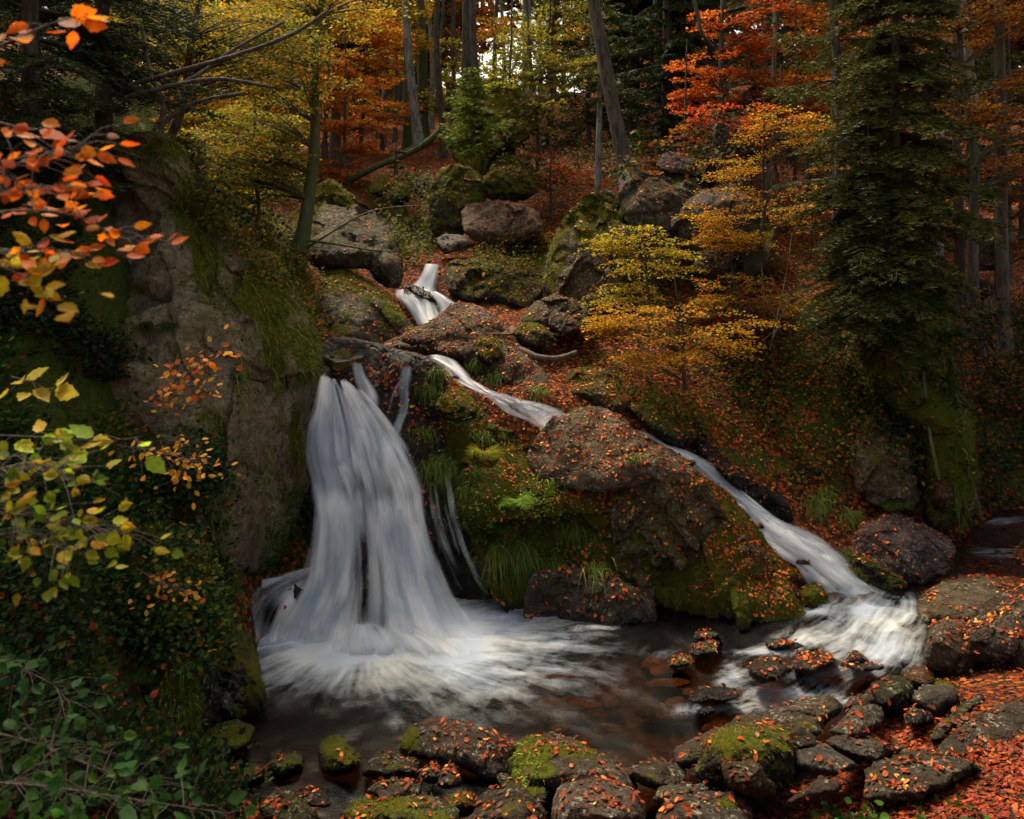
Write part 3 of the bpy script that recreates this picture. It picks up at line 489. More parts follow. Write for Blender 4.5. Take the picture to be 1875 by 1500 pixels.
rock('thin tilted slab like a fallen plank below the hollow', zp(9, (1328, 1085), (1400, 1000), (1500, 920), (1620, 838), (1650, 850), (1605, 905), (1520, 970), (1420, 1068), (1360, 1092)), 6.0, 6.7, .1, (.1, .085, .06), .1, 0, 1.0, .05, name='slab', cat='slab')
rock('ridged grey rock at the right edge in the litter', zp(9, (1405, 1110), (1430, 1040), (1550, 1000), (1700, 930), (1846, 895), (2000, 880), (2020, 1080), (1880, 1140), (1700, 1155), (1620, 1185), (1560, 1215), (1500, 1195), (1415, 1170)), 5.85, 6.4, .25, (.16, .13, .11), -.05, 0, 1.4, .09)
rock('small dark stone between slab and wedge boulder', zp(9, (630, 1060), (700, 1050), (760, 1080), (750, 1120), (660, 1130), (620, 1100)), 5.8, 6, .12, DARK, 0, 0, name='stone', cat='stone')
# stones in the stream
rock('leaf-topped stone standing in the dark stream', zp(9, (378, 745), (400, 690), (460, 650), (530, 638), (592, 670), (608, 722), (560, 765), (480, 790), (410, 785)), 7.15, 7.6, .2, (.09, .065, .045), 0, .3, name='stone', cat='stone', mossb=[(1420, 1245, 40, 8, .8)])
rock('flat dark stone with one bright leaf clump in the stream', zp(9, (480, 600), (560, 555), (640, 545), (690, 575), (695, 605), (600, 625), (520, 625)), 8.05, 8.3, .12, DARK, -.8, .8, name='stone', cat='stone')
rock('stone with a bright moss flank at the pool outlet', zp(9, (85, 650), (90, 610), (140, 570), (200, 550), (245, 580), (200, 630), (130, 665)), 7.8, 8.15, .14, DARK, .05, .3, name='stone', cat='stone')
rock('low mossy lump left of the stone with the moss flank', zp(9, (-40, 690), (-10, 650), (60, 632), (95, 670), (50, 705), (-20, 715)), 7.6, 7.8, .14, DARK, .2, .1, name='stone', cat='stone')
rock('leaf-crusted low stone near the massif foot', zp(9, (100, 540), (130, 510), (200, 505), (245, 530), (200, 555), (130, 560)), 8.2, 8.4, .12, DARK, -.1, .3, name='stone', cat='stone')
rock('smooth dark hump parting the rapids', zp(9, (900, 680), (925, 620), (960, 612), (1000, 640), (1040, 680), (980, 700)), 7.6, 7.8, .14, DARK, -.8, .9, name='stone', cat='stone')
rock('long flat dark stone under the rapids', zp(9, (860, 690), (920, 670), (1040, 680), (1120, 695), (1060, 725), (950, 715)), 7.4, 7.6, .1, DARK, -.8, .9, name='stone', cat='stone')
rock('wide brown submerged stone before the rapids', zp(9, (600, 700), (640, 640), (730, 610), (820, 640), (870, 680), (780, 720), (660, 740)), 7.5, 8.0, .14, (.12, .055, .025), -.8, .7, name='stone', cat='stone')
rock('dark stone breaking the lower riffle', zp(9, (60, 860), (130, 810), (240, 800), (330, 830), (340, 870), (220, 890), (100, 890)), 6.9, 7.3, .12, (.07, .04, .025), -.8, .8, name='stone', cat='stone')
rock('small black stone in the riffle', zp(9, (135, 950), (140, 910), (190, 900), (220, 930), (190, 960)), 6.75, 6.9, .08, DARK, -.8, .9, name='stone', cat='stone')
# centre foreground
rock('flat-topped boulder covered in leaves at the pool edge', zp(8, (365, 1170), (390, 1090), (450, 1020), (520, 975), (580, 960), (640, 985), (760, 1015), (870, 1060), (1000, 1120), (990, 1180), (985, 1225), (990, 1295), (860, 1315), (700, 1250), (560, 1210), (450, 1205)), 6.1, 6.75, .25, (.17, .125, .1), -.1, 0, 1.1, .06, 5, mossb=[(745, 1360, 18, 40, 1)])
rock('mossy round-shouldered boulder at the centre of the shore', zp(8, (982, 1180), (985, 1145), (1010, 1100), (1070, 1065), (1180, 1060), (1290, 1085), (1380, 1140), (1480, 1180), (1560, 1220), (1610, 1280), (1640, 1340), (1600, 1420), (1400, 1400), (1190, 1390), (1150, 1340), (1050, 1310), (990, 1295)), 5.75, 6.35, .35, (.16, .13, .11), 0, 0, 1.4, .06, 5, mossb=[(970, 1400, 30, 50, 1), (1060, 1375, 60, 10, .5)])
rock('pinkish grey boulder below the mossy round-shouldered one', zp(8, (1180, 1420), (1230, 1330), (1330, 1290), (1450, 1280), (1560, 1330), (1650, 1400), (1700, 1480), (1680, 1560), (1400, 1600), (1180, 1560)), 5.1, 5.5, .25, (.2, .155, .14), -.3, 0, 1.4, .06)
rock('low leaf-dotted rock right of the centre boulders', zp(8, (1570, 1260), (1640, 1210), (1740, 1190), (1860, 1210), (1900, 1270), (1870, 1340), (1760, 1350), (1640, 1330)), 5.7, 6.05, .18, (.13, .1, .085), 0, 0, 1.3, .07)
rock('mossy dark boulder left of the flat-topped one', zp(8, (-60, 1180), (-40, 1110), (20, 1068), (80, 1075), (120, 1130), (180, 1170), (150, 1260), (40, 1290), (-60, 1260)), 6.2, 6.6, .25, DARK, .4, .05, 1.4, .06)
rock('low dark rock at the pool edge left of the mossy boulder', zp(7, (1400, 1190), (1440, 1130), (1540, 1130), (1600, 1180), (1600, 1260), (1500, 1300), (1420, 1270)), 6.2, 6.55, .15, DARK, .2, .1)
rock('small blocky stone between the mossy and the flat-topped boulder', zp(8, (170, 1240), (220, 1170), (340, 1155), (470, 1190), (490, 1240), (440, 1290), (300, 1280), (200, 1290)), 6.0, 6.3, .15, (.09, .075, .06), .1, 0, name='stone', cat='stone')
rock('pale pyramid stone under the flat-topped boulder', zp(8, (560, 1300), (600, 1240), (650, 1215), (700, 1260), (710, 1310), (650, 1345), (590, 1340)), 5.75, 5.95, .14, (.15, .125, .1), -.2, 0, name='stone', cat='stone')
rock('dark fist-sized stone left of the pale pyramid stone', zp(8, (480, 1270), (530, 1220), (590, 1225), (600, 1280), (560, 1320), (500, 1310)), 5.85, 6.05, .12, DARK, 0, 0, name='stone', cat='stone')
rock('dark lens-shaped stone under the centre boulder', zp(8, (885, 1300), (930, 1270), (1000, 1280), (1080, 1320), (1170, 1360), (1180, 1440), (1100, 1430), (980, 1370)), 5.5, 5.8, .14, DARK, .15, 0, name='stone', cat='stone')
rock('brown domed rock with five big leaves', zp(8, (200, 1350), (260, 1300), (350, 1288), (430, 1300), (500, 1350), (490, 1400), (380, 1420), (250, 1400)), 5.45, 5.75, .16, (.14, .115, .095), 0, 0)
rock('bottom rock with a mossy left half', zp(8, (80, 1500), (130, 1430), (260, 1390), (430, 1390), (600, 1400), (680, 1450), (700, 1560), (400, 1620), (100, 1600)), 5.0, 5.35, .2, (.1, .085, .06), .15, 0, 1.4, .07, mossb=[(670, 1475, 40, 20, .7)])
rock('bottom brown rock left of the pinkish boulder', zp(8, (780, 1400), (880, 1335), (980, 1340), (1090, 1400), (1160, 1470), (1150, 1580), (900, 1600), (740, 1520)), 5.05, 5.45, .22, (.13, .1, .08), 0, 0, 1.4, .07)
rock('rounded stone with moss, lower left of the brown rock', zp(8, (600, 1440), (660, 1370), (720, 1350), (780, 1390), (800, 1450), (740, 1500), (640, 1500)), 5.3, 5.5, .14, (.1, .09, .06), .3, 0, name='stone', cat='stone')
rock('bottom left dark stone among red leaves', zp(7, (1350, 1470), (1400, 1400), (1500, 1370), (1620, 1400), (1680, 1480), (1650, 1560), (1450, 1580)), 5.2, 5.5, .18, (.08, .065, .05), .1, 0, name='stone', cat='stone')
rock('small stone behind the red leaves, bottom left', zp(7, (1510, 1420), (1540, 1370), (1600, 1350), (1700, 1370), (1760, 1420), (1700, 1450)), 5.55, 5.75, .12, (.1, .085, .07), 0, 0, name='stone', cat='stone')
rock('small ridged stone at the right of the low leaf-dotted rock', zp(8, (1700, 1400), (1740, 1330), (1820, 1310), (1880, 1340), (1880, 1400), (1800, 1430)), 5.45, 5.65, .12, GREY, -.2, 0, name='stone', cat='stone')

rock('weathered tree stump with a mossy cap on the slope at the right edge', [(1752, 410), (1765, 392), (1785, 388), (1812, 402), (1832, 428), (1842, 470), (1846, 492), (1790, 500), (1782, 470), (1770, 440)], 14.0, 14.4, .25, (.16, .13, .09), -.1, 0, 1.2, .08, 3, name='stump', cat='stump', mossb=[(1795, 408, 50, 22, 1.2)], frac=.6)
# --- small rocks filling the ground near the stream
BV_V, BV_T = [], []
def bvh_of():
    vs, ts, o = [], [], 0
    for V, T, _ in SURF: vs.append(V); ts.append(T+o); o += len(V)
    V = np.concatenate(vs); T = np.concatenate(ts)
    return BVHTree.FromPolygons(V.tolist(), T.tolist()), V, T
BVH, SV, ST = bvh_of(); SM = np.concatenate([np.asarray(m, float) for _, _, m in SURF])
CAM = Vector((0, 0, CH))
def hit(px, py):
    d = Vector(world_pt(px, py, 1.))-CAM; d.normalize(); r = BVH.ray_cast(CAM, d)
    return r if r[0] is not None else (Vector(world_pt(px, py, 40.)), Vector((0, -1, 0)), None, 40.)

# ---------------------------------------------------------------- water
def spline(pts, n):
    pts = np.array(pts, float); t = np.linspace(0, len(pts)-1, n); i = np.clip(t.astype(int), 0, len(pts)-2); f = (t-i)[:, None]
    p0 = pts[np.maximum(i-1, 0)]; p1 = pts[i]; p2 = pts[i+1]; p3 = pts[np.minimum(i+2, len(pts)-1)]
    return .5*((2*p1)+(-p0+p2)*f+(2*p0-5*p1+4*p2-p3)*f*f+(-p0+3*p1-3*p2+p3)*f**3)
def ribbon(rows, nu=40, nv=120, dens=1., edge=.22, bulge=.12, ends=(.04, .06), seed=0, blob=None, bump=.03):
    """rows: (xL, yL, xR, yR, Y) from the lip downwards, in photo pixels and metres -> verts, faces, attrs"""
    R = spline(rows, nv); u = np.linspace(0, 1, nu)
    X = R[:, 0:1]*(1-u)+R[:, 2:3]*u; Yp = R[:, 1:2]*(1-u)+R[:, 3:4]*u
    D = R[:, 4:5]-bulge*np.sin(np.pi*u)[None]
    V = world_pt(X, Yp, D).reshape(-1, 3)
    seg = np.linalg.norm(np.diff(V.reshape(nv, nu, 3)[:, nu//2], axis=0), axis=1); s = np.r_[0, np.cumsum(seg)]
    flow = np.stack([np.tile(u*np.linalg.norm(V.reshape(nv, nu, 3)[nv//2, -1]-V.reshape(nv, nu, 3)[nv//2, 0]), nv)+seed*3.1, np.repeat(s, nu)+seed*1.7], -1)
    q = np.stack([flow[:, 0]*7, flow[:, 1]*1.2, 0*flow[:, 0]+seed], -1); V[:, 1] -= bump*fbm(q, 3)
    v = np.linspace(0, 1, nv)[:, None]
    d = sstep(0, edge, u)*sstep(0, edge, 1-u)*sstep(0, ends[0], v)*sstep(0, ends[1], 1-v)*dens
    d = d.ravel()
    if blob: d = d*np.clip(1+blobs(X.ravel(), Yp.ravel(), blob), 0, 1.6)
    idx = np.arange(nu*nv).reshape(nv, nu)
    Fq = np.stack([idx[:-1, :-1], idx[:-1, 1:], idx[1:, 1:], idx[1:, :-1]], -1).reshape(-1, 4)
    return V, Fq, d, flow
def fall(name, label, cat, ribbons, kind=None):
    Vs, Fs, ds, fs, o = [], [], [], [], 0
    for r in ribbons:
        V, f, d, fl = r; Vs.append(V); Fs.append(f+o); ds.append(d); fs.append(fl); o += len(V)
    return tag(mesh(name, np.concatenate(Vs), np.concatenate(Fs), M_FALL, attrs={'dens': np.concatenate(ds), 'flow': np.concatenate(fs)}), label, cat, kind=kind)
LEFT = [(587, 676), (576, 728), (562, 775), (556, 830), (568, 880), (574, 930), (572, 1000), (556, 1070), (515, 1140), (478, 1205)]
RIGHT = [(640, 690), (686, 736), (732, 790), (758, 838), (776, 885), (782, 935), (796, 1000), (822, 1075), (868, 1145), (930, 1195)]
DEEP = [9.55, 9.5, 9.44, 9.3, 9.2, 9.07, 8.97, 8.87, 8.7, 8.4]
def strand(t0, t1, w, k0, k1, dens, seed, off=0., edge=.45, nu=12, ends=(.3, .25)):
    """one strand of the fall: from row k0 to row k1, drifting across the width from t0 to t1"""
    rows = []; n = 10; L, R_, D = [np.array(q, float) for q in (LEFT, RIGHT, DEEP)]
    for q in np.linspace(0, 1, n):
        k = k0+(k1-k0)*q; i = min(int(k), 8); f = k-i; l = L[i]*(1-f)+L[i+1]*f; r_ = R_[i]*(1-f)+R_[i+1]*f; d = D[i]*(1-f)+D[i+1]*f
        t = t0+(t1-t0)*q; a, b = l+(r_-l)*(t-w/2), l+(r_-l)*(t+w/2); sag = .28*math.sin(math.pi*min(max(t, 0), 1))
        rows.append((a[0], a[1]+sag*30, b[0], b[1]+sag*30, d-sag-off))
    return ribbon(rows, nu, int(14*(k1-k0))+10, dens, edge, .01, ends, seed, bump=.006)
main = [strand(.5, .5, 1.06, 0, 9, .74, 1, 0, .12, 70, (.025, .1))]
_V = main[0][0]; _px, _py = to_px(_V)      # the ledge under the sheet is uneven: it juts further out in places
_V[:, 1] -= .05*sstep(-.3, .6, noise3(np.c_[_px/60., _py/90., 0*_px]))*sstep(740, 800, _py)*sstep(980, 900, _py)
main[0][2][:] *= sstep(-.01, .03, 0*main[0][2]+.04)* np.clip(1+blobs(*to_px(main[0][0]), [(664, 1090, 26, 95, -1), (668, 1000, 14, 40, -.5), (618, 765, 20, 60, -.85), (645, 850, 12, 60, -.7), (760, 960, 30, 60, -.6), (690, 800, 16, 40, -.6), (600, 1000, 8, 40, -.5), (665, 735, 20, 20, -.8), (720, 870, 12, 40, -.5), (620, 925, 34, 20, .35), (720, 948, 40, 24, .35), (640, 892, 30, 16, -.3), (715, 905, 30, 14, -.35), (712, 812, 36, 16, .35), (600, 850, 16, 30, .25), (620, 690, 6, 30, -.9)]), 0, 1.5)
_r = np.random.default_rng(60)
for q in range(20):      # upper step: torn strands over the broken lip
    t = _r.uniform(.04, .96); main.append(strand(t, t*.92+.04+_r.normal()*.03, _r.uniform(.1, .22), _r.choice([0, .05, .4]), _r.uniform(3, 5.4), _r.uniform(.4, .85), 30+q, .04+.02*_r.random(), ends=(.08, .3)))
for t, w, d in ((.1, .16, .9), (.22, .14, .7), (.36, .1, .45), (.62, .16, .85), (.74, .16, .9), (.86, .14, .6), (.5, .1, .35)):      # second step: bright columns below the ledge
    main.append(strand(t, t, w*1.3, 4.6, 8.8, d, 60+int(t*50), .12, .45, 18))
for q in range(16):
    t = _r.choice([_r.uniform(.02, .3), _r.uniform(.58, .97)]); main.append(strand(t, t+(t-.5)*.12, _r.uniform(.1, .22), _r.uniform(3.2, 5.4), _r.uniform(7, 9), _r.uniform(.25, .6), 90+q, .1+.05*_r.random()))
for q in range(8):       # thin veils on the dark rock at the right
    t = _r.uniform(1.0, 1.25); main.append(strand(t, t+.02, _r.uniform(.05, .1), _r.uniform(3, 5), _r.uniform(6, 7.5), _r.uniform(.12, .3), 120+q, -.05))
main += [
    ribbon([(570, 1035, 600, 1060, 9.0), (510, 1048, 590, 1090, 8.9), (455, 1075, 560, 1130, 8.7), (425, 1130, 540, 1190, 8.45), (440, 1190, 560, 1215, 8.25)], 40, 90, .5, .3, .1, seed=6, blob=[(500, 1120, 25, 30, -.7)]),
    ribbon([(540, 1052, 560, 1060, 8.95), (470, 1060, 500, 1075, 8.85), (445, 1085, 462, 1095, 8.7), (428, 1125, 445, 1135, 8.6), (450, 1160, 470, 1175, 8.45), (500, 1190, 520, 1205, 8.3)], 14, 90, .7, .4, .03, seed=7),
    ribbon([(600, 1140, 760, 1135, 8.5), (575, 1180, 860, 1172, 8.3), (520, 1220, 930, 1208, 8.05)], 60, 50, .75, .35, .15, (.4, .5), seed=8),
    ribbon([(640, 1135, 690, 1135, 8.45), (620, 1160, 720, 1160, 8.3), (590, 1205, 770, 1205, 8.1)], 40, 40, .75, .4, .14, (.3, .3), seed=9)]
fall('waterfall', 'tall white silky main waterfall pouring into the dark pool', 'waterfall', main)
fall('trickle', 'thin left strand of water joining the top of the main fall', 'waterfall', [
    ribbon([(642, 660, 664, 662, 9.7), (640, 690, 676, 690, 9.62), (646, 715, 694, 715, 9.56), (660, 752, 704, 752, 9.45)], 24, 60, .8, .45, .04, (.1, .3), seed=11),
    ribbon([(668, 690, 676, 692, 9.8), (672, 715, 681, 715, 9.7), (670, 745, 676, 745, 9.55)], 8, 40, .3, .5, .02, seed=12)])
fall('trickle', 'forked right strand of water beside the grassy rock edge', 'waterfall', [
    ribbon([(732, 664, 762, 666, 9.7), (724, 690, 762, 692, 9.62), (718, 715, 760, 716, 9.56), (726, 745, 756, 746, 9.48), (716, 775, 744, 778, 9.4), (706, 806, 734, 808, 9.3)], 28, 80, .85, .45, .04, (.1, .2), seed=13),
    ribbon([(728, 700, 735, 700, 9.8), (715, 725, 723, 727, 9.68), (706, 760, 714, 762, 9.55)], 8, 40, .28, .5, .02, seed=14)])
fall('cascade', 'small upper cascade dropping between dark rocks in the gorge', 'cascade', [
    ribbon([(778, 482, 810, 484, 14.9), (770, 500, 806, 502, 14.7), (752, 520, 802, 528, 14.45), (725, 538, 802, 548, 14.15)], 30, 60, 1, .25, .1, seed=15),
    ribbon([(722, 530, 790, 528, 14.2), (722, 545, 800, 540, 14.0), (740, 565, 808, 565, 13.7), (762, 598, 815, 596, 13.3)], 40, 60, .8, .22, .15, seed=16),
    ribbon([(775, 535, 800, 533, 14.1), (790, 548, 826, 548, 13.9), (798, 565, 842, 562, 13.7), (795, 590, 830, 588, 13.4)], 30, 60, .8, .25, .1, seed=17)])
chute = [ribbon([(774, 650, 800, 648, 11.05), (800, 668, 836, 658, 10.9), (828, 696, 868, 690, 10.65), (868, 716, 900, 712, 10.45), (900, 732, 940, 722, 10.35), (930, 758, 990, 735, 10.25), (968, 775, 1025, 748, 10.2), (1000, 802, 1070, 772, 10.2)], 40, 140, .55, .3, .08, seed=18),
         ribbon([(780, 654, 798, 652, 10.98), (815, 680, 838, 672, 10.75), (850, 708, 872, 702, 10.5), (890, 728, 915, 722, 10.33), (940, 750, 980, 742, 10.18), (975, 770, 1015, 755, 10.12)], 26, 110, .55, .35, .05, seed=19)]
def strands(path, n, seed, d0=.3, d1=.75, w=.28):
    rg = np.random.default_rng(seed); P_ = np.array(path, float); out = []
    for q in range(n):
        t0 = rg.uniform(.1, .9); t1 = np.clip(t0+rg.normal()*.25, .08, .92); a = rg.uniform(0, len(P_)-2.6); b = min(a+rg.uniform(2, 4.5), len(P_)-1); rows = []
        for u in np.linspace(0, 1, 9):
            k = a+(b-a)*u; i = min(int(k), len(P_)-2); f = k-i; xl, yl, xr, yr, d = P_[i]*(1-f)+P_[i+1]*f; t = t0+(t1-t0)*u+.05*math.sin(u*7+q); hw = w*rg.uniform(.35, .6)
            rows.append((xl+(xr-xl)*(t-hw), yl+(yr-yl)*(t-hw), xl+(xr-xl)*(t+hw), yl+(yr-yl)*(t+hw), d-.05-.05*rg.random()))
        out.append(ribbon(rows, 9, 60, rg.uniform(d0, d1), .45, .01, (.3, .3), seed+q, bump=.012))
    return out
PA = [(774, 650, 800, 648, 11.05), (800, 668, 836, 658, 10.9), (828, 696, 868, 690, 10.65), (868, 716, 900, 712, 10.45), (900, 732, 940, 722, 10.35), (930, 758, 990, 735, 10.25), (968, 775, 1025, 748, 10.2), (1000, 802, 1070, 772, 10.2)]
PB = [(1150, 782, 1190, 790, 10.8), (1190, 808, 1225, 812, 10.65), (1215, 828, 1272, 828, 10.5), (1255, 858, 1310, 850, 10.3), (1300, 895, 1340, 880, 10.15), (1342, 925, 1385, 915, 9.95), (1375, 965, 1430, 950, 9.8), (1410, 1010, 1500, 985, 9.6), (1460, 1050, 1545, 1020, 9.45), (1505, 1090, 1580, 1060, 9.3), (1530, 1125, 1640, 1095, 9.1)]
chute += strands(PA, 14, 300)
fall('chute', 'white chute of water running over the middle ledge', 'cascade', chute)
chute2 = [ribbon([(1150, 782, 1190, 790, 10.8), (1190, 808, 1225, 812, 10.65), (1215, 828, 1272, 828, 10.5), (1255, 858, 1310, 850, 10.3), (1300, 895, 1340, 880, 10.15), (1342, 925, 1385, 915, 9.95), (1375, 965, 1430, 950, 9.8), (1410, 1010, 1500, 985, 9.6), (1460, 1050, 1545, 1020, 9.45), (1505, 1090, 1580, 1060, 9.3), (1530, 1125, 1640, 1095, 9.1)], 46, 170, .52, .3, .1, seed=20),
          ribbon([(1240, 835, 1262, 835, 10.4), (1275, 868, 1300, 862, 10.25), (1330, 915, 1360, 908, 10.0), (1385, 962, 1415, 955, 9.75), (1440, 1010, 1480, 995, 9.5), (1500, 1060, 1545, 1040, 9.3), (1540, 1110, 1620, 1090, 9.05)], 30, 150, .5, .35, .06, seed=21)]
chute2 += strands(PB, 22, 340)
fall('chute', 'long white chute of water sliding down the right side', 'cascade', chute2)
fall('riffle', 'small white riffle in the dark side stream at the right edge', 'riffle', [
    ribbon([(1880, 938, 1880, 955, 10.6), (1830, 945, 1830, 965, 10.4), (1800, 955, 1795, 972, 10.3)], 20, 40, .35, .4, 0, (.1, .4), seed=22)])
# pool surface
def pool():
    ys = np.linspace(5.2, 9.75, 190); ss = np.linspace(-.46, .72, 330)
    X = ss[None]*ys[:, None]; Y = ys[:, None]+0*ss[None]; x, y = X.ravel(), Y.ravel()
    # the stream comes in higher at the right and runs down to the pool
    z = .16*sstep(1.2, 3.8, x)*sstep(7.0, 8.6, y)+.05*sstep(3.3, 4.4, x)
    px, py = to_px(np.stack([x, y, z], -1))
    # distances on the water from the foot of the main fall
    cx, cy = -1.62, 8.5; dx, dy = x-cx, y-cy; r = np.hypot(dx, dy*1.25); th = np.arctan2(-dy*1.25, dx)
    wob = .16*fbm(np.stack([x*1.2, y*1.2, 0*x], -1), 3)
    fa = 1.35*np.exp(-(np.maximum(r-.5, 0)/(.6+1.0*np.clip(np.cos(th), 0, 1)**1.5))**1.5)
    ax = np.stack([th*1.35+wob*.5, r*1.2+wob], -1)
    fa *= 1+.25*noise3(np.stack([th*3, r, 0*r], -1))
    fa = fa*sstep(3.2, .8, dx-.4)
    # second foam field: rapids from the right chute
    p = np.stack([px, py], -1); path = np.array([(1640, 1105), (1600, 1150), (1560, 1190), (1500, 1225), (1440, 1262), (1360, 1285), (1280, 1300)], float)
    best = np.full(len(px), 1e9); along = np.zeros(len(px)); side = np.zeros(len(px)); acc = 0
    for a, b in zip(path[:-1], path[1:]):
        ab = b-a; L = np.hypot(*ab); t = ((p-a)@ab)/L/L; tc = np.clip(t, 0, 1); q = p-a-tc[:, None]*ab; d = np.hypot(*q.T)
        m = d < best; best = np.where(m, d, best); along = np.where(m, acc+tc*L, along); sg = ab[0]*(p-a)[:, 1]-ab[1]*(p-a)[:, 0]; side = np.where(m, np.sign(sg)*d, side); acc += L
    fb = blobs(px, py, [(1600, 1120, 75, 25, .62), (1640, 1160, 50, 45, .28), (1560, 1165, 90, 40, .35), (1620, 1200, 70, 25, .4), (1480, 1175, 60, 16, .45), (1440, 1270, 80, 14, .55), (1395, 1195, 50, 8, .4), (1340, 1235, 30, 20, .45),
                        (1320, 1300, 90, 10, .35), (1420, 1290, 60, 10, .4), (1520, 1235, 80, 16, .3), (1080, 1150, 40, 5, .55), (1480, 1120, 40, 8, .35), (1550, 1285, 40, 8, .35), (1200, 1190, 60, 20, .12), (730, 1330, 50, 10, .12)])
    w2 = .12*fbm(np.stack([x*1.6, y*1.6, 0*x+5], -1), 3)
    fb_flow = np.stack([side/150.+w2*.5, along/150.+w2], -1)
    z = z+.018*fbm(np.stack([x*3, y*3, 0*x], -1), 3)+.05*np.clip(fa, 0, 1)*(.5+.5*noise3(np.stack([th*5, r*3, 0*r], -1)))+.05*np.clip(fb, 0, 1)*noise3(np.stack([x*6, y*6, 0*x+2], -1))
    V = np.c_[x, y, z]; idx = np.arange(len(x)).reshape(len(ys), len(ss))
    Fq = np.stack([idx[:-1, :-1], idx[:-1, 1:], idx[1:, 1:], idx[1:, :-1]], -1).reshape(-1, 4)
    # trim where the ground stands higher than the water
    g = ground_z(x, y); keep = (g < z+.25)[Fq].all(1)
    tag(mesh('pool_water', V, Fq[keep], M_POOL, attrs={'foam_a': fa, 'foam_b': fb, 'flow_a': ax, 'flow_b': fb_flow}), kind='structure')
pool()
def flat_water(name, poly, z, fo=()):
    """small level sheets of water: the upper pools and the side stream"""
    poly = np.array(poly, float); Y = (CH-z)*F/(poly[:, 1]-HZ); W = world_pt(poly[:, 0], poly[:, 1], Y)
    x0, x1, y0, y1 = W[:, 0].min(), W[:, 0].max(), W[:, 1].min(), W[:, 1].max()
    X, Yg = np.meshgrid(np.linspace(x0, x1, 60), np.linspace(y0, y1, 60)); x, y = X.ravel(), Yg.ravel()
    idx = np.arange(3600).reshape(60, 60); Fq = np.stack([idx[:-1, :-1], idx[:-1, 1:], idx[1:, 1:], idx[1:, :-1]], -1).reshape(-1, 4)
    V = np.c_[x, y, z+.01*fbm(np.stack([x*3, y*3, 0*x], -1), 3)]; px, py = to_px(V); ins = in_poly(px, py, poly); keep = ins[Fq].any(1)
    fb = blobs(px, py, fo) if fo else 0*px
    tag(mesh(name, V, Fq[keep], M_POOL, attrs={'foam_a': 0*px, 'foam_b': fb, 'flow_a': np.c_[x, y], 'flow_b': np.c_[y*1.5, x*.8]}), kind='structure')
flat_water('upper_water', [(590, 650), (600, 625), (680, 622), (700, 632), (660, 655), (620, 665)], 2.78)
flat_water('upper_water', [(840, 605), (860, 585), (930, 590), (960, 600), (930, 612), (860, 612)], 2.95)
flat_water('side_stream', [(1740, 1075), (1750, 1010), (1790, 965), (1850, 925), (1990, 920), (2050, 1090), (1800, 1095)], .42, [(1840, 1010, 60, 10, .25), (1800, 1060, 70, 8, .2)])

# ---------------------------------------------------------------- scattering
A_, B_, C_ = SV[ST[:, 0]], SV[ST[:, 1]], SV[ST[:, 2]]
cr = np.cross(B_-A_, C_-A_); area = np.linalg.norm(cr, axis=1)/2; NRM = cr/np.maximum(area*2, 1e-12)[:, None]
cen = (A_+B_+C_)/3; cpx, cpy = to_px(cen)
ok = (cen[:, 1] > 1.5) & (cen[:, 1] < 45) & (cpx > -500) & (cpx < 2400) & (cpy < 2100)
pw = np.where(ok, area/np.maximum(cen[:, 1], 2)**2, 0); pw /= pw.sum()
NC = 700000
ti = RNG.choice(len(ST), NC, p=pw); r1, r2 = np.sqrt(RNG.random(NC)), RNG.random(NC)
CP = A_[ti]*(1-r1)[:, None]+B_[ti]*(r1*(1-r2))[:, None]+C_[ti]*(r1*r2)[:, None]; CN = NRM[ti]
CPX, CPY = to_px(CP); CM = SM[ST[ti, 0]]
CG = ground_z(CP[:, 0], CP[:, 1]); ABOVE = CP[:, 2] > CG-.03
WATER = ((CP[:, 2] < .03+.17*sstep(1.2, 3.8, CP[:, 0])*sstep(7, 8.6, CP[:, 1])) & (CP[:, 1] > 5.2) & (CP[:, 1] < 9.6))
LIT = noise3(CP*2.1)*.6+noise3(CP*5.7)*.4
def open_air(i):
    """not buried inside another rock"""
    keep = np.ones(len(i), bool); up = Vector((0, 0, 1))
    for j, k in enumerate(i):
        p = Vector(CP[k])+Vector(CN[k])*.02; r = BVH.ray_cast(p, up, 4.)
        if r[0] is not None and r[1].z > 0: keep[j] = False
    return i[keep]
ISROCK = ti >= len(SURF[0][1])
def pick(w, n, seed=0):
    rg = np.random.default_rng(seed+55); w = np.where(ABOVE & ~WATER, np.maximum(w, 0), 0); n = min(n, int((w > 0).sum()*.9))
    i = rg.choice(NC, n, replace=False, p=w/w.sum()); return open_air(i)
def palette(n, pal, rg, jit=.16):
    c = np.array([p[:3] for p in pal]); w = np.array([p[3] for p in pal], float); k = rg.choice(len(pal), n, p=w/w.sum())
    return np.clip(c[k]*.8*(1+rg.normal(0, jit, (n, 1)))*(1+rg.normal(0, jit*.4, (n, 3))), .003, .9)
FALLEN = [(.7, .14, .015, 3), (.78, .24, .035, 2.5), (.48, .07, .012, 2.6), (.24, .035, .012, 2.5), (.9, .48, .08, .5), (.13, .055, .025, 3), (.4, .2, .1, .8)]
LEAF6 = np.array([(0, 0, 0), (-.3, .28, .07), (-.3, .66, .09), (0, 1, .02), (.3, .66, .09), (.3, .28, .07)]); LEAF6F = [np.array([(0, 3, 2, 1), (0, 5, 4, 3)])]
_t = np.linspace(0, 1, 9); _w = .34*np.sin(np.pi*_t**.8)*(1+.1*np.array([0, 1, -1, 1, -1, 1, -1, 1, 0]))
BIGLEAF = np.concatenate([np.c_[0*_t, _t, -.08*np.sin(_t*3)], np.c_[-_w, _t-.03, .13*_w/.34-.08*np.sin(_t*3)][1:-1], np.c_[_w, _t-.03, .13*_w/.34-.08*np.sin(_t*3)][1:-1]])
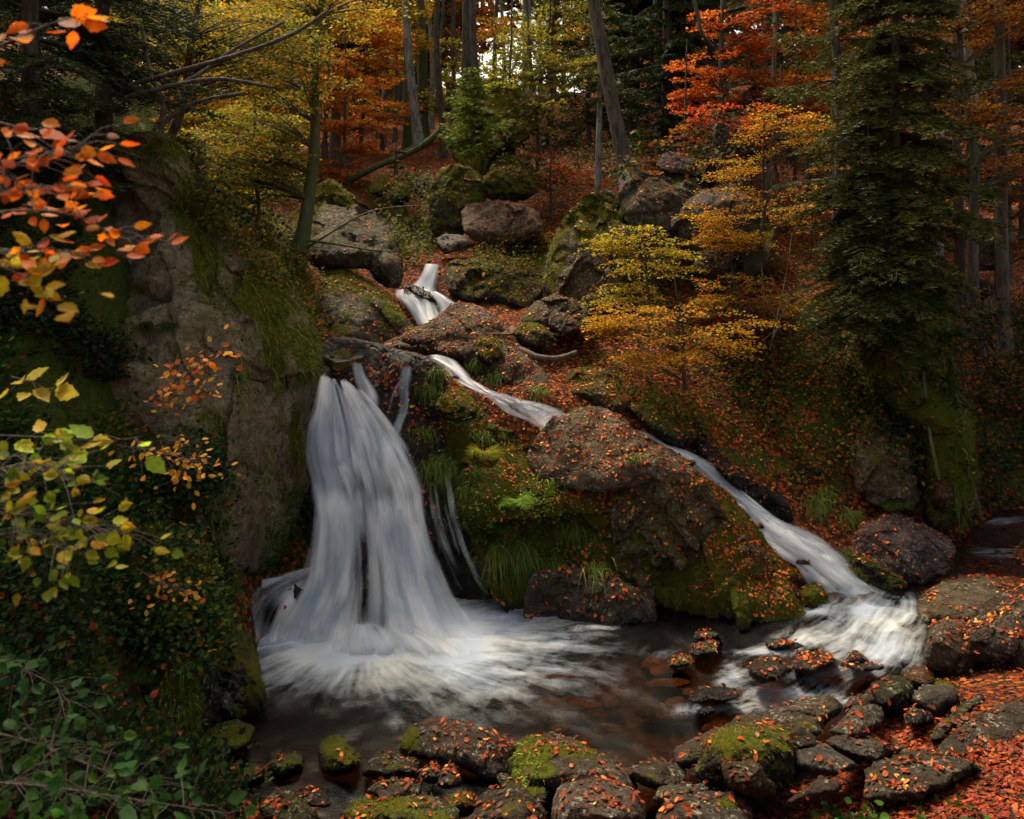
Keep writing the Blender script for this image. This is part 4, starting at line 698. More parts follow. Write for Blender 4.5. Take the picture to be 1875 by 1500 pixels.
_f4 = [(i, i+1, 9+i, 8+i) for i in range(1, 7)]+[(i+1, i, 15+i, 16+i) for i in range(1, 7)]; _f4 = [(a, b, c, d) for a, b, c, d in _f4]
BIGLEAFF = [np.array(_f4), np.array([(0, 1, 9), (7, 8, 15), (1, 0, 16), (8, 7, 22)])]
def leaves(P, N, size, col, tmpl=(LEAF6, LEAF6F), spin=None, rg=None, curl=.6, flip=False):
    """one leaf per point: its own tilt, width and curl"""
    rg = rg or np.random.default_rng(9); n = len(P); tv, tf = tmpl
    N = N/np.maximum(np.linalg.norm(N, axis=1, keepdims=True), 1e-9)
    T = rg.normal(size=(n, 3)) if spin is None else spin
    T = T-N*(T*N).sum(1, keepdims=True); T /= np.maximum(np.linalg.norm(T, axis=1, keepdims=True), 1e-9); Bt = np.cross(T, N)
    s = np.broadcast_to(np.asarray(size, float), (n,))[:, None]; wd = rg.uniform(.75, 1.2, (n, 1)); cu = rg.normal(.6, curl, (n, 1))
    k = len(tv)
    V = P[:, None]+s[:, None]*(tv[None, :, 0:1]*wd[:, None]*Bt[:, None]+tv[None, :, 1:2]*T[:, None]+tv[None, :, 2:3]*cu[:, None]*N[:, None])
    Fs = [(f[None]+(np.arange(n)*k)[:, None, None]).reshape(-1, f.shape[1]) for f in tf]
    return V.reshape(-1, 3), Fs, np.repeat(col, k, 0)
def join(parts):
    V, o, Fs, Cc = [], 0, {}, []
    for v, fs, c in parts:
        V.append(v); Cc.append(c)
        for f in (fs if isinstance(fs, list) else [fs]): Fs.setdefault(f.shape[1], []).append(f+o)
        o += len(v)
    return np.concatenate(V), [np.concatenate(x) for x in Fs.values()], np.concatenate(Cc)
def nsize(P, lo=.045, hi=.075, rg=RNG): return rg.uniform(lo, hi, len(P))*np.clip(P[:, 1]/14, 1, 2.2)
# fallen leaves
CLUMP = np.clip(.5+1.5*noise3(CP*7.3)+.9*noise3(CP*17.), 0, 2)
DRIFT_ = blobs(CPX, CPY, [(1250, 860, 90, 50, 1), (1370, 980, 70, 60, 1), (1430, 1060, 60, 50, 1), (1100, 800, 130, 60, .7), (1130, 900, 120, 30, 1), (830, 620, 160, 50, 1)])
dens = sstep(.2-.25*np.clip(DRIFT_, 0, 1), .8-.3*np.clip(DRIFT_, 0, 1), CN[:, 2])*np.clip(1+2.3*LIT, .02, 3)*np.where(ISROCK, np.where(CP[:, 1] < 7.3, .26*CLUMP, 1.6*CLUMP+.35), .6+.4*CLUMP)*np.where((CP[:, 1] < 6.6) & (CP[:, 0] > 1.5), .5, 1)
drift = blobs(CPX, CPY, [(1230, 850, 50, 24, 5), (1300, 905, 50, 26, 5), (1375, 975, 40, 34, 5), (1430, 1050, 36, 34, 5), (1130, 905, 90, 20, 3), (1060, 800, 60, 30, 1.5), (880, 760, 60, 30, 3), (1350, 970, 70, 50, 2.5), (1400, 1080, 50, 50, 3), (1260, 880, 60, 30, 1.6), (1100, 780, 120, 60, .6), (820, 610, 140, 40, 2), (930, 690, 120, 40, 1), (1160, 690, 120, 70, 1.2), (640, 520, 70, 20, 1.5), (620, 590, 40, 20, 1),
                         (850, 1360, 80, 30, 2), (1750, 1420, 260, 90, 3), (1620, 1330, 90, 40, 2), (1400, 820, 170, 90, .7), (1350, 640, 180, 100, 1), (600, 720, 40, 30, 1), (390, 1270, 24, 16, 5), (1300, 1290, 200, 30, 1.2), (350, 1440, 90, 60, .6), (1840, 560, 80, 90, 1.2)])
bare = blobs(CPX, CPY, [(1010, 1100, 80, 50, 1), (300, 700, 230, 380, 1.4), (60, 1250, 200, 260, .8), (1740, 760, 90, 230, .8), (860, 1000, 40, 140, 1), (1700, 1240, 70, 50, .5), (1010, 1420, 40, 40, .4), (650, 430, 80, 60, .6), (1560, 640, 120, 120, .5), (1220, 860, 60, 40, .0)])
bare2 = blobs(CPX, CPY, [(1180, 1060, 90, 60, .6), (1000, 960, 60, 60, .4), (640, 440, 90, 60, .6), (500, 1120, 90, 90, 4), (330, 560, 230, 260, 5), (440, 900, 100, 240, 4), (330, 1150, 140, 160, 1.3), (520, 980, 60, 80, 4), (1740, 760, 90, 230, 2), (1680, 860, 90, 90, 2), (640, 950, 80, 200, 3)])
wl = np.clip(dens*(1+drift)-bare*1.3-bare2*2.2, .0, None)
i = pick(wl, 150000, 1); rg = np.random.default_rng(21)
tn = CN[i]+rg.normal(0, .28, (len(i), 3))
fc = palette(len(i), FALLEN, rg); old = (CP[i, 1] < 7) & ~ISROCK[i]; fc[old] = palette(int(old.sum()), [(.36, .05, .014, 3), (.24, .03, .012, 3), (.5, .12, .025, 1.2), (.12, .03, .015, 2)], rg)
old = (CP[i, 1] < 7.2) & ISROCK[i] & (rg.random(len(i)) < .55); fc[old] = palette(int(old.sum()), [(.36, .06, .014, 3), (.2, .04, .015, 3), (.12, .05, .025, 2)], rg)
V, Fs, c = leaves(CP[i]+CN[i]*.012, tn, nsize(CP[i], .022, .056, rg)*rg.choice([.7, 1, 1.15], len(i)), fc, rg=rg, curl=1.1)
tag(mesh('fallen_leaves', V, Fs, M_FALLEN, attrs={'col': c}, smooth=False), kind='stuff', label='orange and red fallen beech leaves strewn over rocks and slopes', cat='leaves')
# a few stuck to the wet wall and drowned in the shallows
def litter_at(name, spots, n, label, seed):
    rg = np.random.default_rng(seed); P, N = [], []
    for x, y, rx, ry, m in spots:
        for _ in range(m):
            h = hit(x+rg.normal()*rx*.5, y+rg.normal()*ry*.5); P.append(h[0]+h[1]*.02); N.append(h[1])
    P, N = np.array(P), np.array(N); V, Fs, c = leaves(P, N+rg.normal(0, .2, N.shape), rg.uniform(.045, .07, len(P)), palette(len(P), FALLEN, rg), rg=rg)
    tag(mesh(name, V, Fs, M_FALLEN, attrs={'col': c}, smooth=False), kind='stuff', label=label, cat='leaves')
litter_at('fallen_leaves', [(770, 800, 50, 80, 10), (790, 900, 30, 60, 10), (700, 690, 90, 40, 60), (640, 690, 40, 40, 20), (500, 1100, 60, 40, 6), (720, 720, 50, 60, 20), (880, 1110, 60, 15, 22), (970, 1135, 30, 10, 30), (645, 1130, 16, 20, 5), (1050, 1020, 30, 30, 20), (1140, 1070, 25, 40, 20)], 0, 'wet leaves stuck to the rock wall around the waterfall', 5)

# ---------------------------------------------------------------- grass, moss blades
def blades(P, N, L, col, rg, droop=.8, width=.006, seg=3):
    n = len(P); d = N+rg.normal(0, .45, (n, 3)); d /= np.linalg.norm(d, axis=1, keepdims=True)
    side = np.cross(d, rg.normal(size=(n, 3))); side /= np.maximum(np.linalg.norm(side, axis=1, keepdims=True), 1e-9)
    L = np.broadcast_to(L, (n,))[:, None]; W = np.broadcast_to(np.asarray(width, float), (n,))[:, None]; rows = []
    for k in range(seg+1):
        t = k/seg; c = P+d*L*t+np.array([0, 0, -1])*L*droop*t*t; w = W*(1-t*.9)
        rows += [c-side*w, c+side*w]
    V = np.stack(rows, 1); m = 2*(seg+1); f = np.array([(2*k, 2*k+1, 2*k+3, 2*k+2) for k in range(seg)])
    return V.reshape(-1, 3), (f[None]+(np.arange(n)*m)[:, None, None]).reshape(-1, 4), np.repeat(col, m, 0)
MOSSC = [(.1, .14, .012, 3), (.19, .21, .015, 2.5), (.05, .08, .012, 2), (.28, .26, .02, 1)]
wm = sstep(.3, .9, CM+.35*CN[:, 2]+.3*LIT)*(CP[:, 1] < 20)*sstep(-.5, .1, CN[:, 2])
i = pick(wm, 130000, 2); rg = np.random.default_rng(31)
V, f, c = blades(CP[i], CN[i], rg.uniform(.02, .06, len(i))*np.clip(CP[i][:, 1]/10, .8, 1.8), palette(len(i), MOSSC, rg, .25), rg, .5, .0035*np.clip(CP[i][:, 1]/8, .8, 2), 2)
tag(mesh('moss', V, f, M_GRASS, attrs={'col': c}), kind='stuff', label='soft green moss growing over the boulders', cat='moss')
hm = np.zeros(NC)
for x0, y0, rx, ry, a in [(345, 370, 28, 70, 1), (380, 480, 22, 70, .8), (180, 420, 20, 40, .7), (240, 560, 16, 60, .6), (150, 620, 40, 40, .8), (330, 640, 14, 50, .6), (440, 700, 12, 60, .6), (400, 930, 16, 60, .7), (490, 860, 10, 60, .5), (470, 530, 70, 30, 1), (500, 620, 16, 80, 1), (545, 620, 30, 60, .9), (565, 680, 16, 40, .8), (545, 820, 10, 50, 1), (270, 285, 90, 22, 1), (390, 770, 30, 40, .6), (330, 1180, 22, 90, .8), (300, 1290, 60, 50, .5), (470, 590, 12, 60, .6),
                          (835, 270, 40, 50, 1), (1005, 450, 14, 60, 1), (1080, 385, 60, 14, 1), (1760, 850, 16, 110, 1), (1600, 650, 30, 40, .8), (815, 900, 30, 90, .6), (1500, 1080, 20, 20, .6), (968, 1400, 24, 44, .8), (1720, 600, 40, 110, .6)]:
    hm = hm+a*np.exp(-(((CPX-x0)/rx)**2+((CPY-y0)/ry)**2))
i = pick(sstep(.25, .7, hm+.25*LIT)*ISROCK, 100000, 12); rg = np.random.default_rng(32)
V, f, c = blades(CP[i], CN[i]*.8+np.array([0, -.15, 0]), rg.uniform(.04, .15, len(i)), palette(len(i), [(q[0]*1.5, q[1]*1.6, q[2], q[3]) for q in MOSSC]+[(.3, .4, .02, 2)], rg, .3), rg, 1.1, .004, 3)
tag(mesh('hanging_moss', V, f, M_GRASS, attrs={'col': c}), kind='stuff', label='thick green moss hanging from cliff edges and crags', cat='moss')
GREENG = [(.2, .34, .04, 3), (.32, .42, .04, 2), (.12, .22, .03, 2), (.45, .4, .08, 1), (.35, .22, .06, .6)]
def tussock(label, px, py, n, L, seed, pal=GREENG, group='grass tussocks on the rocks'):
    rg = np.random.default_rng(seed); h = hit(px, py); base = np.array(h[0]); nn = np.array(h[1]); t = nn*.5+np.array([0, -.5, .35])
    P = base+rg.normal(0, .05, (n, 3))*np.array([1.5, .6, .8]); N = np.tile(t, (n, 1))+rg.normal(0, .4, (n, 3))
    V, f, c = blades(P, N, rg.uniform(.5, 1.1, n)*L, palette(n, pal, rg, .2), rg, 1.0, .0055, 5)
    tag(mesh('grass_tussock', V, f, M_GRASS, attrs={'col': c}, origin=tuple(base)), label, 'grass tussock', group)
for k, (lab, x, y, n, L) in enumerate([
    ('bright grass tussock at the lip right of the forked trickle', 787, 705, 160, .2), ('grass tussock hanging left of the mossy dark boulder', 775, 790, 160, .22),
    ('long grass draping down the massif left edge', 810, 850, 260, .3), ('grass beard below the yellow-green fern', 860, 900, 200, .28), ('grass hanging over the bare dark block', 965, 1010, 260, .32),
    ('thin brown-tipped grass above the bare dark block', 1090, 1045, 200, .3), ('grass tuft on the crest below the brown dome', 1010, 885, 120, .14), ('grass patch right of the middle chute', 910, 690, 240, .18),
    ('second grass patch beside the middle chute end', 985, 715, 200, .16), ('tall grass clump left of the purple-grey boulder', 1490, 920, 220, .3), ('arching grass clump above the right chute foot', 1555, 945, 200, .3),
    ('small grass tuft high on the dark wet slab', 1510, 900, 140, .25), ('dark grass hanging from the massif below the ferns', 940, 1000, 240, .3), ('small grass tuft on the massif right shoulder', 1160, 840, 100, .12),
    ('grass tuft under the yellow-green fern', 880, 870, 200, 0.2), ('grass tuft right of the round-leaved fern', 880, 800, 160, 0.16), ('drooping grass at the massif edge beside the fall', 790, 845, 260, 0.26), ('grass tuft left of the cracked olive block', 1080, 985, 160, 0.18), ('grass tuft at the lip of the leafy mound', 800, 680, 140, 0.15), ('long grass under the dark green fern', 905, 1010, 260, 0.34), ('short green grass on the ledge over the bare block', 1010, 1030, 220, 0.24), ('fine grass on the leafy mound above the chute', 870, 665, 160, .14), ('grass fringe at the foot of the massif', 1040, 960, 150, .2)]):
    tussock(lab, x, y, n, L, 400+k)
# ferns
def fern(label, px, py, L, n, seed, col, dirx=0):
    rg = np.random.default_rng(seed); h = hit(px, py); base = np.array(h[0]); e = empty('fern', tuple(base), label, 'fern')
    for k in range(n):
        a = (k+.5)/n*math.pi*1.25-.2+rg.normal()*.15; d = np.array([math.cos(a)+dirx, -abs(math.sin(a))*.8-.2, .75+rg.random()*.5]); d /= np.linalg.norm(d)
        ln = L*rg.uniform(.7, 1.1); ts = np.linspace(0, 1, 24); pts = base+d*ts[:, None]*ln+np.array([0, 0, -.75])*ln*ts[:, None]**2
        tg = np.gradient(pts, axis=0); tg /= np.linalg.norm(tg, axis=1, keepdims=True); up = np.array([0, -.35, 1.]); sd_ = np.cross(tg, up); sd_ /= np.linalg.norm(sd_, axis=1, keepdims=True)
        P, T, N, Sz = [], [], [], []
        for j in range(3, 24):
            for s in (-1, 1):
                P.append(pts[j]); T.append(sd_[j]*s+tg[j]*.6+rg.normal(0, .06, 3)); N.append(np.cross(sd_[j], tg[j])+rg.normal(0, .1, 3)); Sz.append(ln*.36*math.sin(math.pi*(ts[j]*.86+.1))**.8)
        lf = np.array([(0, 0, 0), (-.045, .15, .02), (-.035, .7, .03), (0, 1, 0), (.035, .7, .03), (.045, .15, .02)])
        V, Fs, c = leaves(np.array(P), np.array(N), np.array(Sz), palette(len(P), [(*col, 1)], rg, .15), (lf, LEAF6F), np.array(T), rg, .1)
        sv, sf, sc = blades(pts[:1], np.array([d]), ln, np.array([[.1, .09, .02]]), rg, .7, .003, 6)
        mesh('frond', V, Fs, M_LEAF, e, {'col': c}, smooth=False)
for k, (lab, x, y, L, n, c) in enumerate([
    ('yellow-green fern on the massif below the mossy dark boulder', 885, 830, .34, 8, (.55, .55, .04)), ('bright green fern with broad fronds above the hanging grass', 945, 920, .36, 8, (.32, .55, .06)),
    ('dark green fern below the bright one', 915, 965, .3, 7, (.12, .28, .05)), ('small dark fern with round leaflets beside the chute', 845, 775, .24, 7, (.1, .25, .05)), ('tiny green fern on the cracked olive block', 1210, 1030, .14, 6, (.12, .26, .05)),
    ('small yellow fern near the rock ledge right of the ferns', 1135, 912, .14, 6, (.36, .34, .04)), ('drooping fern beneath the spruce crag', 1640, 925, .34, 8, (.12, .19, .03)), ('small fern on the arched rock foot', 1050, 545, .25, 6, (.1, .16, .03)),
    ('fern on the crag face under the spruce', 1690, 560, .5, 8, (.06, .12, .02)), ('leaning fern on the right side of the crag', 1730, 620, .5, 8, (.07, .12, .02)), ('fern at the foot of the left cliff top moss', 285, 600, .3, 7, (.04, .09, .02)), ('green sprig fern under the left cliff foot', 235, 1240, .22, 6, (.05, .14, .03))]):
    fern(lab, x, y, L, n, 700+k, c)

# ---------------------------------------------------------------- leafy undergrowth
def undergrowth(name, label, poly, n, size, pal, seed, lift=.12, tmpl=(LEAF6, LEAF6F), per=5, face=(0, -.5, .7)):
    """sprigs of leaves standing off the surface; stuff nobody could count"""
    rg = np.random.default_rng(seed); w = in_poly(CPX, CPY, np.array(poly, float)).astype(float)*(CP[:, 1] < 34)*np.clip(.6+1.8*noise3(CP*1.6+seed), .03, 2)
    i = pick(w, n//per, seed); P0 = CP[i]; N0 = CN[i]; k = len(i)
    out = N0*.6+np.array(face)+rg.normal(0, .4, (k, 3)); out /= np.linalg.norm(out, axis=1, keepdims=True)
    ln = rg.uniform(.3, 1.6, k)*lift; t = rg.uniform(.2, 1, (k, per)); P = P0[:, None]+out[:, None]*(ln[:, None]*t)[..., None]+rg.normal(0, size*.7, (k, per, 3))
    N = np.array(face)+rg.normal(0, .42, (k, per, 3)); P, N = P.reshape(-1, 3), N.reshape(-1, 3)
    V, Fs, c = leaves(P, N, rg.uniform(.6, 1.25, len(P))*size, palette(len(P), pal, rg, .25), tmpl, rg=rg)
    sv, sf, sc = blades(P0, out, ln, np.tile([[.05, .03, .015]], (k, 1)), rg, .1, .0025, 2)
    V, Fs, c = join([(V, Fs, c), (sv, sf, sc)])
    tag(mesh(name, V, Fs, M_LEAF, attrs={'col': c}, smooth=False), label, 'undergrowth', kind='stuff')
DG = [(.035, .1, .02, 4), (.06, .15, .025, 3), (.02, .06, .02, 2), (.13, .2, .03, 1), (.3, .3, .03, .25), (.4, .1, .02, .25)]
YG = [(.2, .22, .025, 3), (.32, .27, .03, 2), (.1, .16, .02, 3), (.5, .25, .02, 1), (.45, .12, .02, .6)]
undergrowth('undergrowth', 'dense dark green leafy ground cover in the lower left corner', [(0, 1080), (120, 1120), (150, 1300), (250, 1400), (420, 1440), (450, 1520), (-60, 1520), (-60, 1080)], 8500, .052, [(.016, .05, .008, 4), (.028, .08, .01, 3), (.012, .035, .015, 3), (.07, .14, .02, .5), (.35, .06, .015, .2), (.06, .03, .015, .6)], 81, .35, (BIGLEAF, BIGLEAFF))
undergrowth('undergrowth', 'tangled bramble and ivy on the left bank below the cliff', [(-60, 560), (120, 560), (260, 680), (380, 780), (420, 900), (420, 1160), (350, 1260), (150, 1120), (-60, 1120)], 16000, .055, DG, 82, .22)
undergrowth('undergrowth', 'yellowing bramble sprigs along the left rock edge', [(160, 760), (370, 820), (430, 960), (430, 1180), (330, 1220), (250, 1000)], 4500, .045, YG, 83, .18)
undergrowth('undergrowth', 'small green plants on the slope right of the chute', [(1300, 620), (1450, 560), (1580, 620), (1600, 760), (1560, 860), (1480, 880), (1400, 800), (1330, 720)], 5000, .06, DG+[(.35, .3, .03, 4), (.5, .16, .02, 4)], 84, .15)
undergrowth('undergrowth', 'leafy creepers covering the crag under the spruce', [(1580, 500), (1730, 490), (1760, 700), (1780, 900), (1700, 940), (1600, 800)], 9000, .06, [(.05, .08, .012, 4), (.09, .12, .015, 3), (.03, .045, .01, 2), (.3, .25, .02, .8), (.4, .12, .015, .8)], 85, .2)
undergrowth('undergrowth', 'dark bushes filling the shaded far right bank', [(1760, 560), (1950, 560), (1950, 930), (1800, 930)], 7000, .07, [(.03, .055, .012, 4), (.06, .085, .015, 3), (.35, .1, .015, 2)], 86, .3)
undergrowth('undergrowth', 'yellow and green brush along the hillside above the arched rock', [(880, 430), (985, 430), (975, 500), (900, 520), (860, 500)], 1800, .06, YG, 87, .25)
undergrowth('undergrowth', 'low greenery at the edge of the upper left bank', [(380, 420), (530, 440), (600, 540), (590, 640), (540, 560), (430, 500)], 5000, .05, YG, 88, .2)
undergrowth('undergrowth', 'dark green and rusty brush on the hillside under the leaning trunk', [(880, 290), (960, 180), (1150, 190), (1190, 290), (1130, 350), (1000, 360)], 5000, .1, [(.05, .075, .012, 4), (.09, .11, .015, 2), (.35, .1, .015, 1), (.25, .2, .02, 1)], 91, .45)
undergrowth('undergrowth', 'dim olive brush behind the slabs of the right slope', [(1160, 200), (1500, 200), (1540, 330), (1350, 340), (1180, 300)], 4500, .11, [(.045, .06, .012, 4), (.09, .09, .015, 2), (.35, .1, .015, 1)], 92, .5)
undergrowth('undergrowth', 'olive brush filling the slope behind the cliff top', [(340, 300), (560, 330), (560, 470), (420, 470), (340, 400)], 6000, .075, [(.12, .14, .02, 3), (.22, .2, .02, 2), (.05, .07, .015, 3), (.4, .2, .02, .6)], 93, .35)
undergrowth('undergrowth', 'mossy green plants in the gully above the upper cascade', [(660, 350), (790, 320), (800, 480), (740, 490), (700, 400)], 2600, .08, [(.09, .13, .015, 4), (.16, .2, .02, 2), (.4, .12, .02, .8)], 94, .25)
undergrowth('undergrowth', 'small green plants and grass on the flank of the massif', [(770, 700), (860, 740), (960, 850), (1050, 960), (1050, 1030), (930, 1040), (860, 980), (800, 860)], 2400, .035, [(.12, .22, .02, 4), (.25, .34, .03, 2), (.4, .35, .03, .8)], 95, .1)
undergrowth('undergrowth', 'mixed green and yellow plants among the leaves of the right slope', [(1060, 600), (1200, 480), (1500, 440), (1600, 560), (1600, 880), (1450, 900), (1250, 780), (1080, 700)], 7000, .05, [(.1, .16, .02, 4), (.2, .22, .02, 2), (.5, .4, .03, 1), (.6, .18, .02, 1)], 96, .16)
undergrowth('undergrowth', 'sparse small plants rooted in the cracks of the cliff face', [(110, 300), (560, 420), (570, 640), (540, 850), (440, 1050), (120, 900)], 1500, .035, [(.07, .11, .02, 4), (.16, .18, .02, 2), (.3, .12, .02, 1)], 97, .06)
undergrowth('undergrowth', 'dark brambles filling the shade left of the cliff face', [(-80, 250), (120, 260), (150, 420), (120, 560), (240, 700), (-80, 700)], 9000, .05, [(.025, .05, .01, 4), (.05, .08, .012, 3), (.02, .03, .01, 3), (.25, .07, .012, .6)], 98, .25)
undergrowth('undergrowth', 'green shoots at the bottom edge among the litter', [(1520, 1470), (1800, 1470), (1820, 1540), (1500, 1540)], 260, .05, [(.06, .16, .02, 3), (.1, .22, .03, 2)], 89, .06)
undergrowth('undergrowth', 'tiny round-leaved plants on the wet wall left of the waterfall', [(500, 900), (560, 890), (560, 1040), (470, 1050)], 2600, .028, [(.06, .15, .015, 3), (.1, .22, .02, 2)], 90, .03)

# ---------------------------------------------------------------- trees
def tube(pts, rad, ns=6):
    pts = np.asarray(pts, float); n = len(pts); tg = np.gradient(pts, axis=0); tg /= np.maximum(np.linalg.norm(tg, axis=1, keepdims=True), 1e-9)
    ref = np.where(np.abs(tg[:, 2:3]) > .8, np.array([[1., 0, 0]]), np.array([[0, 0, 1.]])); a = np.cross(tg, ref); a /= np.linalg.norm(a, axis=1, keepdims=True); b = np.cross(tg, a)
    th = np.arange(ns)/ns*2*np.pi; r = np.asarray(rad, float)[:, None, None]
    V = pts[:, None]+r*(np.cos(th)[None, :, None]*a[:, None]+np.sin(th)[None, :, None]*b[:, None])
    k = np.arange(ns); f = []
    for i in range(n-1): f.append(np.stack([i*ns+k, i*ns+(k+1) % ns, (i+1)*ns+(k+1) % ns, (i+1)*ns+k], -1))
    return V.reshape(-1, 3), np.concatenate(f), np.zeros((n*ns, 3))
def trunk_path(base, top, rg, wob=.03, n=14):
    t = np.linspace(0, 1, n)[:, None]; L = np.linalg.norm(np.array(top)-np.array(base)); o = rg.uniform(0, 50)
    p = np.array(base)*(1-t)+np.array(top)*t; w = np.stack([noise3(np.c_[t*3+o, 0*t+i, 0*t]) for i in range(2)], -1)
    p[:, :2] += w*L*wob*np.sin(np.pi*np.clip(t*1.2, 0, 1)); return p
def broadleaf(label, base, top, r0, crown, pal, nspray, nleaf, size, seed, name='tree', cat='tree', group=None, bark=None, flat=.35, tmpl=(LEAF6, LEAF6F), wob=.03, spray=None, droop=.1, start=.15):
    """base, top: world points; crown: list of (centre, radii); sprays reach out of the trunk into the crown and carry flat layers of leaves"""
    rg = np.random.default_rng(seed); path = trunk_path(base, top, rg, wob); n = len(path); tubes = [tube(path, r0*(1.15-np.linspace(0, 1, n)*.85)*np.where(np.arange(n) == 0, 1.35, 1), 8)]
    Ps, Ts, Ns = [], [], []
    for s in range(nspray):
        c, rr = crown[rg.integers(len(crown))]; v = rg.normal(size=3); v /= np.linalg.norm(v); tip = np.array(c)+v*np.array(rr)*rg.random()**.33
        dz = path[:, 2]-(tip[2]-.35*np.hypot(tip[0]-path[:, 0], tip[1]-path[:, 1])); k0 = int(n*start); k = k0+int(np.argmin(np.abs(dz[k0:]))); a = path[k]
        L = np.linalg.norm(tip-a)+1e-6; t = np.linspace(0, 1, 7)[:, None]; mid = (a+tip)/2+np.array([0, 0, .12*L])+rg.normal(0, .06*L, 3)
        q = a*(1-t)**2+2*mid*t*(1-t)+tip*t*t; tubes.append(tube(q, np.linspace(max(.25*r0, .006), .003, 7)*min(1, .4+L*.3), 4))
        d = q[-1]-q[-3]; d[2] *= .4; d /= np.linalg.norm(d)+1e-9; side = np.cross(d, [0, 0, 1.]); side /= np.linalg.norm(side)+1e-9
        R = spray or .28*min(rr[0], rr[2])+.18; m = max(4, nleaf//nspray); u = rg.uniform(-1, 1, m); w_ = rg.uniform(-1, 1, m); w_ *= .75
        # leaves sit on side twigs in a flat fan
        tw = np.round(u*4)/4; pp = q[-1]+d*(u*.5+tw*.5)[:, None]*R+side*(w_*R*(1-.45*np.abs(u)))[:, None]+np.c_[0*u, 0*u, -droop*R*(w_**2+np.maximum(u, 0))+rg.normal(0, .06*R, m)]
        Ps.append(pp); Ns.append(np.tile([0, 0, 1.], (m, 1))*(1-flat*.5)+rg.normal(0, flat, (m, 3))); Ts.append(d+side*np.sign(w_)[:, None]*.8+rg.normal(0, .3, (m, 3)))
    P, N, T = np.concatenate(Ps), np.concatenate(Ns), np.concatenate(Ts)
    e = empty(name, tuple(path[0]), label, cat, group); V, f, _ = join(tubes); mesh('trunk', V, f, bark or M_BARK, e)
    V, Fs, c = leaves(P, N, rg.uniform(.7, 1.2, len(P))*size, palette(len(P), pal, rg, .2), tmpl, T, rg); mesh('crown', V, Fs, M_LEAF, e, {'col': c}, smooth=False)
    return e
def conifer(label, base, H, R, seed, pal, name='spruce', cat='spruce', group=None, first=.12, r0=None, lean=(0, 0), whorl=.38, nb=6, size=.05, dens=1., bark=None, droopy=.35):
    rg = np.random.default_rng(seed); r0 = r0 or H*.014; path = trunk_path(base, np.array(base)+np.array([lean[0], lean[1], H]), rg, .01); n = len(path)
    tubes = [tube(path, r0*(1.1-np.linspace(0, 1, n)*1.02), 8)]; Ps, Ds, Ls = [], [], []
    z = H*first
    while z < H*.98:
        t = z/H; k = t*(n-1); i = min(int(k), n-2); c = path[i]*(1-(k-i))+path[i+1]*(k-i)
        for b in range(nb):
            a = rg.uniform(0, 2*math.pi); L = R*(1-t)**.75*rg.uniform(.4, 1.2)*min(1, .55+.45*(t-first)/.2)
            if L < .12: continue
            d = np.array([math.cos(a), math.sin(a), .12]); s = np.linspace(0, 1, 8)[:, None]; q = c+d*s*L+np.array([0, 0, -1])*L*droopy*s**1.6+np.array([0, 0, .16])*L*s**4
            q = q+rg.normal(0, .02*L, (8, 3))*s; tubes.append(tube(q, np.linspace(r0*.22, .003, 8), 4)); sd2 = np.cross(d, [0, 0, 1.]); sd2 /= np.linalg.norm(sd2)
            m = int(L/.085*dens)+3; tt = np.sort(rg.uniform(.15, 1, m)); o = np.stack([np.interp(tt, s[:, 0], q[:, x]) for x in range(3)], -1)
            for sg in (-1, 1):      # side twigs, each set with needles
                tl = L*.42*(1-tt*.75)*rg.uniform(.6, 1.1, m); td = d*.75+sd2*sg+rg.normal(0, .12, (m, 3))+np.array([0, 0, -.25]); td /= np.linalg.norm(td, axis=1, keepdims=True)
                for o_, d_, l_ in zip(o, td, tl):
                    g = max(3, int(l_/.028*dens)); u = np.linspace(.05, 1, g)[:, None]; Ps.append(o_+d_*l_*u+np.array([0, 0, -.3])*l_*u*u); Ds.append(np.tile(d_, (g, 1)))
        z += whorl*rg.uniform(.7, 1.2)
    P, D = np.concatenate(Ps), np.concatenate(Ds); k = len(P); parts = []
    for sg in (-1, 1):
        sv = np.cross(D, [0, 0, 1.]); sv /= np.maximum(np.linalg.norm(sv, axis=1, keepdims=True), 1e-6); nd = D*.7+sv*sg*.9+rg.normal(0, .25, (k, 3)); nd /= np.linalg.norm(nd, axis=1, keepdims=True)
        w = np.cross(nd, rg.normal(size=(k, 3))); w /= np.linalg.norm(w, axis=1, keepdims=True); L = size*rg.uniform(.7, 1.3, (k, 1))
        V = np.stack([P-w*size*.15, P+w*size*.15, P+nd*L], 1).reshape(-1, 3); parts.append((V, np.arange(3*k).reshape(-1, 3), np.repeat(palette(k, pal, rg, .25), 3, 0)))
    e = empty(name, tuple(path[0]), label, cat, group); V, f, _ = join(tubes); mesh('trunk', V, f, bark or M_BARK, e)
    V, Fs, c = join(parts); mesh('crown', V, Fs, M_NEEDLE, e, {'col': c}, smooth=False); return e
def gp(px, Y, sink=.05):
    x = (px-CX)/F*Y; return np.array([x, Y, float(ground_z(x, Y)[0])-sink])
W = lambda px, py, Y: world_pt(px, py, Y)
def sz(dpx, Y): return dpx/F*Y
ORA = [(.75, .2, .02, 3), (.85, .34, .03, 3), (.55, .1, .015, 1.5), (.8, .5, .05, 1)]; RED = [(.7, .1, .02, 3), (.8, .2, .03, 2), (.45, .05, .015, 2)]
YEL = [(.75, .48, .03, 3), (.6, .42, .03, 3), (.8, .35, .03, 1.5), (.3, .3, .03, 1.5)]; YGR = [(.35, .36, .04, 3), (.5, .42, .04, 2), (.2, .26, .03, 2), (.65, .42, .03, 1)]
BRO = [(.42, .14, .02, 3), (.55, .22, .03, 2), (.25, .08, .015, 2), (.35, .22, .03, 1)]; GRN = [(.06, .1, .018, 3), (.1, .14, .02, 2), (.04, .07, .015, 2)]
